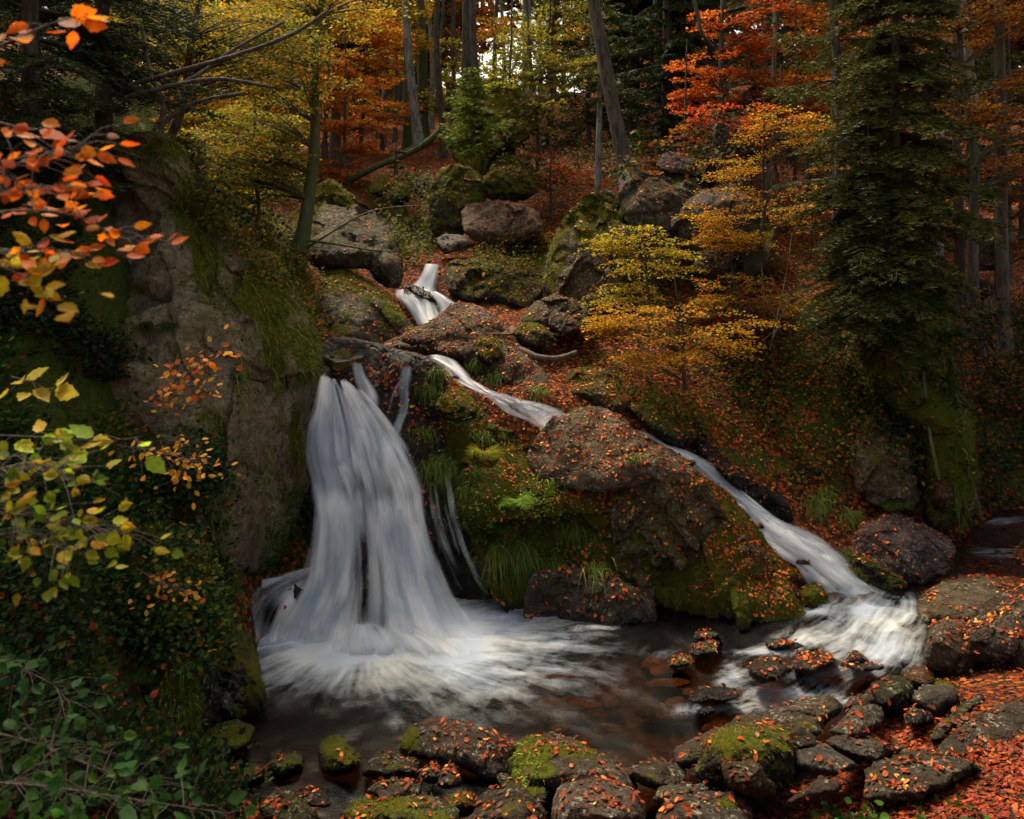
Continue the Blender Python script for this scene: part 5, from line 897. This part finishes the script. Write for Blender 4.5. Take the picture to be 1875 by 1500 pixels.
NDL = [(.03, .05, .012, 3), (.05, .075, .015, 3), (.08, .09, .015, 1)]; NDB = [(.2, .29, .02, 3), (.3, .38, .03, 2), (.12, .18, .02, 1)]; NDM = [(.07, .095, .014, 3), (.11, .13, .018, 2), (.15, .14, .02, 1)]

def btree(label, bpx, Y, tpx, tpy, wpx, crowns, pal, ns, nl, size, seed, bpy=None, **kw):
    base = gp(bpx, Y) if bpy is None else W(bpx, bpy, Y)
    cr_ = [(W(x, y, Y+dy), (sz(rx, Y), sz(rx, Y)*.8, sz(ry, Y))) for x, y, rx, ry, dy in crowns]
    return broadleaf(label, base, W(tpx, tpy, Y), sz(wpx/2, Y), cr_, pal, ns, nl, size, seed, **kw)
# named trees, near to far
btree('slender mossy tree leaning right behind the left cliff', 548, 12.6, 606, -160, 24, [(480, 30, 150, 90, 0), (600, -40, 160, 90, 0), (520, 140, 110, 70, -.5), (430, 290, 90, 80, -.6)], YGR+[(.7, .35, .03, 2)], 150, 9500, .055, 901, bpy=462, bark=M_MOSSBARK, wob=.04)
btree('yellow-leaved sapling on the right slope by the grey blocks', 1390, 12.6, 1400, 200, 10, [(1395, 410, 100, 45, 0), (1350, 330, 80, 50, 0), (1470, 330, 50, 90, .1), (1410, 250, 50, 60, 0), (1290, 400, 70, 24, 0), (1330, 440, 60, 20, 0), (1480, 240, 30, 40, 0)], YEL+ORA[:1], 130, 9500, .042, 902, bpy=490, name='sapling', cat='sapling', bark=M_TWIG, start=.05)
btree('low spreading yellow shrub in front of the leafy slope', 1255, 10.9, 1235, 500, 7, [(1230, 610, 130, 30, 0), (1180, 570, 100, 22, 0), (1290, 650, 110, 28, 0), (1190, 660, 70, 22, .1), (1350, 600, 80, 35, 0), (1120, 590, 50, 14, 0)], [(.7, .42, .02, 3), (.65, .3, .02, 2), (.7, .2, .02, 1), (.5, .42, .03, 1)], 130, 6400, .043, 903, bpy=715, name='shrub', cat='shrub', bark=M_TWIG, start=.1, droop=.3)
btree('lime and yellow shrub between arched rock and yellow sapling', 1190, 12.1, 1175, 400, 7, [(1160, 430, 60, 25, 0), (1170, 480, 80, 40, 0), (1150, 540, 70, 30, 0), (1230, 470, 50, 40, 0), (1120, 445, 40, 20, 0)], [(.5, .46, .03, 3), (.7, .45, .03, 2), (.35, .38, .03, 2), (.75, .25, .02, 1)], 100, 4600, .045, 904, bpy=610, name='shrub', cat='shrub', bark=M_TWIG, start=.1, droop=.3)
btree('small green-yellow bush on the right slope below the sapling', 1360, 12.4, 1340, 490, 5, [(1340, 520, 70, 25, 0), (1300, 560, 60, 25, 0), (1400, 560, 70, 30, 0)], YGR+ORA, 70, 3400, .048, 905, bpy=600, name='bush', cat='bush', bark=M_TWIG, start=.1)
btree('red-orange beech crown over the right slope', 1328, 18.5, 1322, -80, 14, [(1310, 130, 80, 30, 0), (1370, 80, 70, 30, 0), (1290, 185, 60, 25, 0), (1400, 160, 60, 25, 0), (1420, 20, 60, 30, 0), (1330, 40, 80, 30, 0)], [(.75, .17, .02, 3), (.8, .26, .03, 2), (.5, .08, .02, 2)], 120, 9000, .075, 906)
btree('low orange beech twigs above the upright stone', 1420, 17, 1430, 120, 8, [(1420, 210, 60, 20, 0), (1300, 205, 60, 20, 0), (1350, 235, 60, 20, 0)], RED, 60, 2800, .07, 907, name='sapling', cat='sapling')
btree('small fiery orange beech by the leaf-covered path', 640, 21, 632, 60, 7, [(640, 185, 70, 18, 0), (610, 230, 60, 18, 0), (660, 270, 45, 16, 0), (600, 150, 60, 18, 0), (625, 310, 60, 20, 0), (650, 225, 60, 14, 0)], ORA, 90, 5200, .085, 908, name='sapling', cat='sapling')
btree('hazel bush with round lime leaves behind the cliff top', 470, 12.8, 465, 120, 7, [(450, 240, 80, 50, 0), (500, 330, 60, 50, 0), (420, 350, 60, 50, 0), (520, 260, 40, 60, 0)], [(.28, .3, .03, 3), (.4, .36, .03, 3), (.5, .34, .03, 1)], 170, 10000, .055, 909, bpy=450, name='bush', cat='bush')
btree('gnarled bare-limbed tree over the cliff top at upper left', 300, 10.8, 390, -160, 16, [(300, 60, 160, 80, 0), (400, 130, 120, 60, 0), (250, 0, 160, 60, 0), (480, 60, 100, 50, 0)], [(.16, .17, .02, 3), (.3, .27, .03, 2), (.5, .32, .03, 1)], 170, 10000, .05, 910, bpy=280, bark=M_BARK, wob=.08)
btree('small yellow-green tree leaning over the mossy crag', 985, 20, 960, -60, 8, [(940, 130, 70, 25, 0), (1000, 140, 70, 25, 0), (960, 90, 60, 30, 0), (1050, 120, 50, 25, 0)], YGR, 80, 4200, .08, 911, name='sapling', cat='sapling')
btree('brown-leaved beech spreading over the right edge', 1790, 13.5, 1745, -120, 20, [(1820, 150, 90, 40, 0), (1760, 210, 70, 25, -.3), (1850, 230, 90, 40, 0), (1700, 60, 90, 30, 0), (1820, 40, 90, 40, 0), (1860, 310, 70, 30, 0)], BRO+[(.6, .3, .03, 2)], 130, 8500, .06, 912, bark=M_BARK)
btree('dim orange beech low at the right edge behind the stump', 1832, 15, 1818, 100, 24, [(1800, 300, 90, 30, 0), (1850, 370, 70, 30, 0), (1760, 320, 60, 20, 0), (1850, 450, 60, 30, 0)], BRO, 80, 3600, .07, 913)
btree('rusty beech behind the dark spruce', 1650, 19, 1640, -100, 12, [(1600, 60, 90, 40, 0), (1680, 120, 70, 40, 0), (1560, 150, 60, 40, 0), (1500, 40, 60, 40, 0)], BRO+ORA, 90, 5000, .08, 914)
btree('golden beech glowing behind the slender mossy tree', 520, 27, 515, -160, 20, [(480, 120, 110, 50, 0), (560, 110, 90, 50, 0), (450, 190, 100, 40, 0), (560, 190, 80, 30, 0), (500, 30, 120, 50, 0)], [(1, .58, .04, 4), (1, .4, .03, 2), (.8, .6, .04, 2)], 160, 14000, .11, 915, bark=M_PALE)
btree('tall orange beech at the top left of the path', 615, 25, 600, -160, 16, [(620, 40, 90, 40, 0), (690, 70, 70, 30, 0), (560, 60, 80, 40, 0), (660, 130, 70, 30, 0)], ORA+[(.95, .6, .05, 3)], 140, 11000, .1, 916)
btree('yellow-green beech in the sunlit gap left of the path', 640, 36, 640, -100, 12, [(640, 150, 60, 40, 0), (600, 110, 60, 40, 0), (680, 110, 60, 50, 0)], [(.8, .75, .06, 3), (.85, .65, .05, 2)], 110, 8500, .12, 917)
btree('small orange sapling on the far skyline right of centre', 1075, 30, 1070, 0, 8, [(1060, 100, 50, 25, 0), (1030, 70, 60, 30, 0), (1100, 60, 50, 30, 0), (900, 60, 50, 30, 0)], ORA+YGR, 90, 4200, .1, 918, name='sapling', cat='sapling')
btree('orange sapling clinging to the slope under the leaning trunk', 1010, 18, 1010, 240, 5, [(1000, 300, 60, 20, 0), (960, 330, 50, 20, 0), (1060, 330, 50, 20, 0)], BRO+RED, 50, 2200, .07, 919, name='sapling', cat='sapling')
btree('autumn bramble bush on the dark hillside left of the arched rock', 930, 16.2, 930, 400, 4, [(950, 420, 60, 25, 0), (900, 470, 50, 20, 0), (980, 450, 40, 25, 0)], BRO+YGR, 50, 2200, .06, 920, name='bush', cat='bush')

# spruces
conifer('bright green young pine on the mossy crag', W(868, 285, 16.7), 1.95, .95, 931, NDB, name='pine', cat='pine', first=.02, whorl=.16, nb=8, size=.09, droopy=.1)
conifer('big dark spruce with drooping boughs on the right crag', W(1640, 560, 11.2), 9, 1.65, 932, [(.09, .1, .014, 3), (.14, .14, .018, 2), (.05, .06, .012, 2)], first=.02, whorl=.24, nb=9, size=.075, r0=.075, droopy=.6, dens=1.2)
conifer('tall spruce behind the big dark one', gp(1530, 14.5), 11, 2.2, 933, NDM, first=.1, nb=4, size=.07, r0=.12)
conifer('low spruce boughs sweeping down over the right slope', W(1590, 620, 11.0), 3.0, 1.45, 934, [(.07, .085, .015, 3), (.11, .12, .018, 2), (.04, .055, .012, 2)], first=.02, whorl=.2, nb=9, size=.07, droopy=.7, dens=1.2)
conifer('slim young spruce in front of the leaning trunk', W(1093, 372, 17.5), 6.0, 1.5, 935, NDM, first=.38, whorl=.3, nb=4, size=.08, r0=.075, bark=M_PALE)
conifer('dark spruce right of the leaning trunk', gp(1220, 22), 12, 2.6, 936, NDL, first=.1, nb=6, size=.09)
conifer('dark spruce near the top right of the slope', gp(1160, 27), 13, 3, 937, NDL, first=.15, nb=6, size=.1)
conifer('spruce crowding the upper left corner', W(60, 330, 8.4), 7, 2.0, 938, NDL, first=.02, whorl=.28, nb=8, size=.06, r0=.1, droopy=.45)
conifer('dark spruce behind the cliff top at upper left', W(190, 270, 9.6), 7, 1.4, 939, NDL, first=.03, whorl=.28, nb=7, size=.06, droopy=.4)
conifer('mid green spruce left of the beech at the right edge', gp(1700, 16), 10, 2.2, 940, NDM, first=.1, nb=6, size=.08)
conifer('tiny spruce growing in the gully below the log', W(725, 330, 19), 1.1, .4, 941, NDM, first=.3, whorl=.2, nb=6, size=.08, r0=.05)
conifer('tall dark spruce in the left background', gp(150, 18), 13, 2.6, 942, NDL, first=.1, nb=6, size=.09)
for k, (px, Y, H, R) in enumerate([(420, 30, 16, 2.6), (780, 44, 16, 2.8), (1010, 36, 15, 2.6), (1300, 30, 15, 3), (1450, 26, 14, 3), (1600, 24, 14, 2.8), (1780, 26, 14, 3), (1880, 20, 13, 2.8), (300, 26, 15, 2.6), (1120, 42, 16, 3), (1400, 40, 16, 3.2), (1720, 40, 16, 3.2), (640, 48, 17, 2.6), (60, 26, 14, 2.8)]):
    conifer('dark spruce standing deep in the forest', gp(px, Y), H, R, 950+k, NDL if k % 2 else NDM, group='spruces of the far forest', first=.12, whorl=.55, nb=6, size=.12, dens=.55)
# bare trunks of the tall forest: each carries its crown far above the picture
TR = [('brown trunk leaning left out of the right slope', 1152, 16, 1078, -60, 25, M_BARK, 330), ('pale beech trunk standing beside the fallen log', 768, 24, 728, -60, 16, M_PALE, 268), ('mossy sunlit trunk at the head of the path', 776, 30, 762, -60, 20, M_MOSSBARK, None),
      ('thick grey trunk behind the mossy crag', 856, 25, 846, -60, 22, M_BARK, None), ('dark leaning trunk right of the thick grey one', 888, 24, 862, -60, 14, M_BARK, None), ('thin dark trunk left of the thick grey one', 812, 27, 800, -60, 13, M_BARK, None),
      ('pale trunk against the white sky gap', 966, 34, 958, -60, 18, M_PALE, None), ('grey trunk in the golden leaves', 533, 28, 510, -60, 21, M_PALE, None), ('leaning pale trunk among the brown beech leaves', 1783, 14.5, 1745, -60, 15, M_PALE, 200),
      ('pale birch-like trunk at the top right', 1204, 24, 1190, -60, 8, M_PALE, None), ('thin pale trunk left of the dark spruce', 1533, 17, 1522, -60, 7, M_PALE, None), ('pale flaking trunk behind the dark spruce', 1603, 17.5, 1590, -60, 12, M_PALE, None),
      ('straight thin trunk right of the flaking one', 1622, 17, 1614, -60, 7, M_PALE, None), ('dark trunk above the mossy stump', 1757, 15, 1750, -60, 18, M_BARK, None), ('broad dark trunk near the right edge', 1838, 13.8, 1822, -60, 24, M_BARK, None)]
def tall_tree(label, px, Y, tpx, tpy, wpx, bark, bpy_, seed, group=None, pal=None):
    base = gp(px, Y) if bpy_ is None else W(px, bpy_, Y); up = W(tpx, tpy, Y); d = (up-base)/(up[2]-base[2]); top = base+d*max(11, up[2]-base[2]+3); cz = top-d*2.2
    broadleaf(label, base, top, sz(wpx/2, Y), [(cz, (2.2, 2., 1.5))], pal or (YGR if seed % 2 else ORA), 30, 1300, .13, seed, group=group, bark=bark, wob=.012, start=.55)
for k, (lab, px, Y, tx, ty, w, bk, by) in enumerate(TR): tall_tree(lab, px, Y, tx, ty, w, bk, by, 1000+k)
rg = np.random.default_rng(77)
for k, (px, Y, w) in enumerate([(385, 30, 10), (420, 26, 13), (610, 27, 11), (647, 34, 8), (660, 40, 9), (690, 33, 8), (703, 30, 8), (722, 32, 8), (735, 38, 16), (745, 29, 15), (790, 36, 9), (800, 42, 8), (832, 34, 9), (905, 36, 9), (925, 42, 8), (990, 40, 8), (1030, 30, 9), (1330, 22, 8), (1408, 20, 9), (1260, 26, 10), (240, 20, 9), (340, 24, 12),
                              (450, 38, 9), (560, 36, 8), (680, 45, 7), (755, 44, 8), (870, 44, 8), (1480, 24, 9), (1560, 28, 9), (1670, 22, 9), (1720, 18, 9)]):
    tall_tree('slim '+['dark brown', 'mossy green', 'pale grey', 'shaded brown'][k % 4]+' trunk in the background forest', px, Y, px+rg.normal()*7, -60, w, [M_BARK, M_MOSSBARK, M_PALE, M_BARK][k % 4], None, 1100+k, 'slim trunks of the background forest')

# more low autumn foliage deep in the forest
UW = ['left of the golden beech, high up', 'behind the bare-limbed cliff-top tree', 'behind the head of the fallen log', 'between the thin trunks at the head of the path', 'against the white sky gap', 'right behind the leaning brown trunk', 'above the tilted purple-grey slab', 'in the crown of the tall spruce', 'behind the low spruce boughs', 'right of the big dark spruce',
      'at the very top right', 'over the top of the slender mossy tree', 'at the foot of the golden beech', 'behind the bright young pine', 'between leaning trunk and red-orange beech', 'at the top above the path', 'at the top by the thick grey trunk', 'in the upper left corner', 'under the red-orange beech', 'right beside the mossy crag top', 'low in the golden gap at the left', 'top left behind the dark boughs', 'left of the slender mossy tree, half way up', 'just right of the slender mossy tree', 'above the foot of the path', 'right at the top of the slender mossy tree', 'left of the bright young pine', 'above the yellow sapling', 'over the dark spruces right of the leaning trunk', 'low behind the big dark spruce', 'between tilted slab and leaning trunk foot', 'just over the gnarled bare-limbed tree', 'touching the top of the slender mossy tree on its right', 'left of the pale beech trunk by the log', 'above the mossy crag at the top edge', 'behind the moss of the cliff top', 'right behind the bright young pine']
for k, (x, y, Y, pal) in enumerate([(380, 120, 24, YGR), (300, 180, 22, YGR), (700, 180, 42, YGR), (760, 120, 46, YGR), (860, 80, 44, ORA), (1150, 180, 26, GRN), (1240, 230, 22, GRN), (1480, 120, 22, BRO), (1560, 240, 20, GRN), (1700, 260, 20, BRO), (1830, 60, 19, BRO), (440, 60, 34, YEL),
                                    (560, 240, 30, ORA), (1080, 220, 26, GRN), (1200, 120, 34, BRO), (700, 40, 34, YEL), (820, 40, 50, YGR), (180, 60, 20, GRN), (1380, 260, 19, GRN), (1000, 180, 26, GRN), (400, 220, 40, YEL), (330, 60, 28, YGR), (480, 180, 22, YEL), (590, 180, 23, ORA), (660, 230, 28, ORA), (540, 60, 21, YGR), (820, 170, 30, YGR), (1450, 230, 18, ORA), (1130, 60, 30, GRN), (1580, 330, 17, GRN), (1250, 330, 17, BRO), (420, 110, 19, YEL), (600, 60, 22, YEL), (700, 100, 29, YEL), (1010, 40, 28, YGR), (350, 230, 17, YEL), (930, 230, 19, YGR)]):
    pn = 'yellow-green' if pal is YGR else 'orange' if pal is ORA else 'dark green' if pal is GRN else 'rust-brown' if pal is BRO else 'golden'
    btree(pn+' understorey tree '+UW[k], x, Y, x+8, y-260, 7, [(x, y, 75, 30, 0), (x-50, y+25, 55, 20, 0), (x+50, y-25, 60, 25, 0), (x+10, y-70, 60, 30, 0)], pal, 70, 3600, .09*max(1, Y/26), 1200+k, name='understorey_tree', group=pn+' understorey trees')

def far_wood():
    rg = np.random.default_rng(5); Ps, Cs = [], []
    for k in range(640):
        Y = rg.uniform(50, 66); px = rg.uniform(-250, 2150); py = rg.uniform(-420, 235)
        gap = blobs(np.array([px]), np.array([py]), [(965, 60, 70, 70, 1.3), (815, 110, 40, 60, 1.1), (540, 150, 30, 30, .6), (1350, 90, 40, 30, .6), (640, 160, 40, 40, .6), (1620, 40, 40, 40, .4)])[0]
        if rg.random() < gap: continue
        c = W(px, py, Y); m = 420; v = rg.normal(size=(m, 3))*np.array([2.1, 1.6, 1.0])*rg.uniform(.7, 1.2); Ps.append(c+v)
        pal = [NDL, NDM, BRO, YGR, ORA, YEL][rg.choice(6, p=[.2, .2, .17, .15, .16, .12])] if px < 1050 else [NDL, NDM, BRO, ORA][rg.choice(4, p=[.4, .3, .2, .1])]
        Cs.append(palette(m, pal, rg, .2))
    P, Cc = np.concatenate(Ps), np.concatenate(Cs); V, Fs, c = leaves(P, rg.normal(size=P.shape)+np.array([0, -.4, .6]), rg.uniform(.3, .6, len(P)), Cc, rg=rg)
    tag(mesh('far_wood', V, Fs, M_LEAF, attrs={'col': c}, smooth=False), 'far-off autumn wood closing the view behind the trunks', 'forest', kind='stuff')
far_wood()
# ---------------------------------------------------------------- stump, log, roots, sticks
def stick(name, label, cat, pts, r, bark, seed, taper=.5, ns=8, group=None):
    rg = np.random.default_rng(seed); q = spline(pts, 30); P = world_pt(q[:, 0], q[:, 1], q[:, 2]); rr = np.interp(np.linspace(0, 1, 30), [0, 1], [r, r*taper])*(1+.12*noise3(np.c_[np.linspace(0, 9, 30), np.zeros(30)+seed, np.zeros(30)]))
    V, f, _ = tube(P, rr, ns); V = V+.12*r*np.stack([noise3(V*14+i) for i in range(3)], -1)
    return tag(mesh(name, V, f, bark, origin=tuple(P[0])), label, cat, group)
stick('fallen_log', 'long fallen mossy trunk lying across the leaf-covered gully', 'log', [(640, 330, 21), (690, 305, 20.6), (740, 285, 20.2), (780, 262, 20), (806, 238, 20)], .085, M_MOSSBARK, 1, .9)
stick('fallen_log', 'thin second trunk lying just above the long fallen one', 'log', [(660, 318, 21.2), (720, 288, 20.9), (770, 262, 20.6)], .05, M_MOSSBARK, 2, .7)
stick('bent_branch', 'thin mossy branch arching before the grey lichened boulder', 'branch', [(560, 455, 12.4), (600, 430, 12.3), (650, 400, 12.3), (700, 382, 12.4), (780, 376, 12.8)], .02, M_MOSSBARK, 3, .3)
stick('bent_branch', 'short straight mossy branch at the foot of the grey boulder', 'branch', [(560, 440, 12.2), (620, 448, 12.2), (680, 458, 12.3), (720, 460, 12.4)], .02, M_MOSSBARK, 4, .4)
stick('driftwood', 'curved dark driftwood piece among leaves right of the chute', 'driftwood', [(950, 640, 11.6), (985, 655, 11.4), (1020, 657, 11.4), (1055, 646, 11.6)], .055, M_BARK, 5, .7)
stick('branch', 'thin bare stick across the upper right above the red beech', 'branch', [(1265, -20, 15), (1278, 30, 15), (1285, 60, 15), (1305, 85, 15.2)], .045, M_BARK, 6, .6)
for k, pts in enumerate([[(600, 20, 9), (540, 60, 8.9), (450, 95, 8.8), (330, 130, 8.8), (240, 155, 8.9)], [(520, 40, 9.4), (430, 90, 9.2), (340, 150, 9), (240, 175, 8.9)], [(500, 160, 9), (400, 145, 8.9), (300, 160, 8.8), (230, 180, 8.8)], [(260, 50, 9.2), (275, 130, 9), (300, 200, 8.9), (280, 240, 8.9)], [(450, 170, 9.3), (350, 190, 9.1), (290, 235, 9)]]):
    stick('bare_branch', ['long bare branch over the cliff top, the highest of five', 'bare branch just under the highest one over the cliff top', 'level bare branch low over the cliff top', 'short upright bare branch hanging at the spruce edge', 'lowest bare branch touching the cliff top moss'][k], 'branch', pts, .018, M_BARK, 10+k, 1.6, 6, 'bare branches over the cliff top')
for k, pts in enumerate([[(1625, 520, 11.3), (1600, 560, 11.2), (1585, 620, 11.1), (1580, 690, 11)], [(1660, 520, 11.2), (1680, 590, 11), (1690, 680, 10.8), (1700, 780, 10.6), (1720, 880, 10.4)], [(1680, 515, 11.3), (1730, 600, 11), (1750, 720, 10.8), (1770, 840, 10.5), (1795, 945, 10.3)], [(1640, 520, 11.2), (1640, 600, 10.9), (1655, 690, 10.8)]]):
    pts = [(x, y, hit(x, y)[0].y-.01) for x, y, _ in pts]
    stick('root', ['mossy root down the left edge of the spruce crag', 'mossy root down the middle of the spruce crag', 'longest mossy root, down the right edge of the spruce crag', 'short mossy root on the upper face of the spruce crag'][k], 'root', pts, .035, M_MOSSBARK, 30+k, .6, 7, 'spruce roots on the crag')
for k, pts in enumerate([[(1410, 640, 11.6), (1425, 570, 11.5), (1440, 500, 11.5), (1450, 430, 11.6)], [(1400, 620, 11.7), (1450, 585, 11.6), (1510, 545, 11.6)], [(1430, 600, 11.6), (1400, 540, 11.6), (1395, 480, 11.7)], [(1415, 620, 11.5), (1440, 560, 11.5), (1480, 500, 11.5)]]):
    stick('bare_twig', ['tallest bare twig rising from the shaded slope', 'bare twig leaning far right on the shaded slope', 'bare twig leaning left on the shaded slope', 'short bare twig between the two right ones on the slope'][k], 'twig', pts, .007, M_PALE, 40+k, .4, 5, 'bare twigs on the shaded slope')

# ---------------------------------------------------------------- leafy branches close to the camera at the left
def near_branch(label, pts, pal, n, size, seed, name='leafy_branch', spread=.1, hang=.2, tmpl=(BIGLEAF, BIGLEAFF), group=None):
    rg = np.random.default_rng(seed); q = spline(pts, 24); P = world_pt(q[:, 0], q[:, 1], q[:, 2]); e = empty(name, tuple(P[0]), label, 'branch', group)
    tubes = [tube(P, np.linspace(.004, .0012, 24), 5)]; LP, LN, LT = [], [], []
    for j in range(n):
        t = rg.uniform(.12, 1); a = np.array([np.interp(t, np.linspace(0, 1, 24), P[:, x]) for x in range(3)]); tg = P[min(int(t*23)+1, 23)]-P[max(int(t*23)-1, 0)]; tg /= np.linalg.norm(tg)
        o = rg.normal(0, 1, 3)*np.array([1, 1, .45])+tg*.5; o /= np.linalg.norm(o); l = rg.uniform(.2, 1.2)*spread; b = a+o*l+np.array([0, 0, -hang*l]); tubes.append(tube(np.stack([a, (a+b)/2+np.array([0, 0, .1*l]), b]), [.0015, .0012, .0008], 4))
        LP.append(b); LT.append(o+tg*.5+np.array([0, 0, -hang])); LN.append(np.array([0, -.55, .7])+rg.normal(0, .4, 3))
    V, f, _ = join(tubes); mesh('twig', V, f, M_TWIG, e); k = len(LP)
    V, Fs, c = leaves(np.array(LP), np.array(LN), rg.uniform(.7, 1.2, k)*size, palette(k, pal, rg, .18), tmpl, np.array(LT), rg, .9); mesh('foliage', V, Fs, M_LEAF, e, {'col': c})
NO = [(.8, .17, .008, 4), (.85, .3, .015, 2), (.6, .09, .006, 2), (.5, .26, .16, .15)]; NY = [(.7, .55, .02, 3), (.75, .45, .03, 2), (.75, .25, .02, 1)]; NG = [(.2, .3, .012, 3), (.4, .4, .015, 2), (.5, .32, .015, 1.3), (.1, .16, .01, 1)]
for k, a in enumerate([
    ('orange leafy twig at the very top left', [(-60, 110, 2.1), (20, 75, 2.1), (90, 45, 2.1), (160, 25, 2.1)], NO, 13, .06, .05), ('pair of orange leaves at the left edge below the top twig', [(-50, 130, 2.1), (-20, 125, 2.1), (30, 132, 2.1)], NO, 4, .06, .03),
    ('orange twig with a lone round leaf beside the dark spruce', [(-60, 215, 2.2), (0, 225, 2.2), (60, 238, 2.2), (95, 222, 2.2)], NO, 7, .065, .04), ('broad orange beech spray before the cliff top', [(-80, 330, 2.1), (0, 310, 2.1), (80, 285, 2.1), (160, 262, 2.1)], NO, 50, .045, .13),
    ('rusty orange spray along the left edge', [(-80, 370, 2.1), (0, 355, 2.1), (60, 345, 2.1), (115, 340, 2.1)], NO, 44, .043, .11), ('long orange spray pointing at the cliff', [(-60, 395, 2.2), (60, 385, 2.2), (150, 400, 2.2), (220, 435, 2.2), (270, 440, 2.2)], NO, 32, .047, .07),
    ('orange and yellow spray beneath the long one', [(-80, 480, 2.2), (0, 460, 2.2), (80, 455, 2.2), (150, 465, 2.2)], NO+NY, 44, .048, .11), ('yellowing twig drooping at the lower left edge of the orange leaves', [(-50, 470, 2.1), (30, 500, 2.1), (80, 535, 2.1), (115, 570, 2.1)], NY, 15, .066, .05)]):
    near_branch(*a[:5], 1300+k, spread=a[5])
for k, a in enumerate([
    ('bright green twig with big toothed leaves, lower left', [(-60, 795, 2.8), (60, 800, 2.8), (170, 808, 2.8), (260, 800, 2.8)], [(.3, .5, .03, 3), (.5, .55, .04, 2), (.6, .45, .04, 1)], 16, .085, .09), ('yellow-green leafy spray at the left edge', [(-100, 900, 2.5), (0, 860, 2.5), (70, 850, 2.5), (130, 880, 2.5)], NG, 64, .045, .18),
    ('yellow leaf spray sloping down to the right, lower left', [(-100, 930, 2.5), (20, 940, 2.5), (120, 960, 2.5), (215, 975, 2.5)], NG, 64, .045, .16), ('olive yellow spray lowest at the left edge', [(-100, 1000, 2.4), (-20, 985, 2.4), (60, 975, 2.4), (130, 1010, 2.4)], NG, 46, .045, .14),
    ('five hanging yellow leaves before the dark bank', [(20, 690, 3.2), (60, 700, 3.2), (90, 715, 3.2), (110, 720, 3.2)], [(.6, .48, .04, 1)], 7, .08, .08)]):
    near_branch(*a[:5], 1320+k, spread=a[5])
for k, a in enumerate([
    ('small orange beech sprig in front of the brown cliff', [(285, 740, 5.6), (320, 700, 5.6), (350, 665, 5.6), (420, 640, 5.6)], ORA, 60, .055, .2), ('orange sprig just under the first one on the cliff', [(290, 750, 5.6), (330, 720, 5.6), (385, 705, 5.6)], ORA, 36, .05, .16),
    ('golden-orange sprig hanging over the bramble', [(215, 815, 5.0), (270, 825, 5.0), (320, 835, 5), (360, 845, 5)], [(.8, .4, .03, 3), (.7, .25, .02, 1)], 60, .05, .22), ('golden-orange sprig drooping beside the bare cliff', [(300, 800, 5.2), (340, 810, 5.2), (350, 850, 5.2), (330, 880, 5.2)], [(.8, .4, .03, 3), (.7, .25, .02, 1)], 36, .045, .14),
    ('small yellow and orange sprig above the dark foot of the cliff', [(250, 1040, 5.4), (280, 1060, 5.4), (310, 1075, 5.4), (330, 1080, 5.4)], [(.75, .4, .03, 3), (.6, .15, .02, 2)], 40, .05, .16)]):
    near_branch(*a[:5], 1340+k, spread=a[5], tmpl=(LEAF6, LEAF6F), name='beech_sprig')
for k, a in enumerate([
    ('big dark green leaves spraying from the bottom left corner', [(-60, 1430, 2.8), (80, 1440, 2.8), (220, 1460, 2.8), (420, 1490, 2.8)], [(.03, .1, .018, 3), (.045, .14, .02, 2)], 60, .06, .17), ('green leaf spray along the lower left edge', [(-60, 1330, 3), (60, 1360, 3), (160, 1400, 3), (280, 1440, 3)], [(.025, .09, .018, 3), (.08, .18, .02, 1)], 56, .055, .19),
    ('blue-green leaf spray at the left edge under the red leaves', [(-60, 1200, 3.2), (20, 1220, 3.2), (90, 1250, 3.2), (130, 1290, 3.2)], [(.02, .075, .02, 3), (.04, .11, .025, 1)], 44, .055, .17)]):
    near_branch(*a[:5], 1360+k, spread=a[5])
print('built', len(bpy.data.objects), 'objects', sum(len(m.polygons) for m in bpy.data.meshes), 'faces')
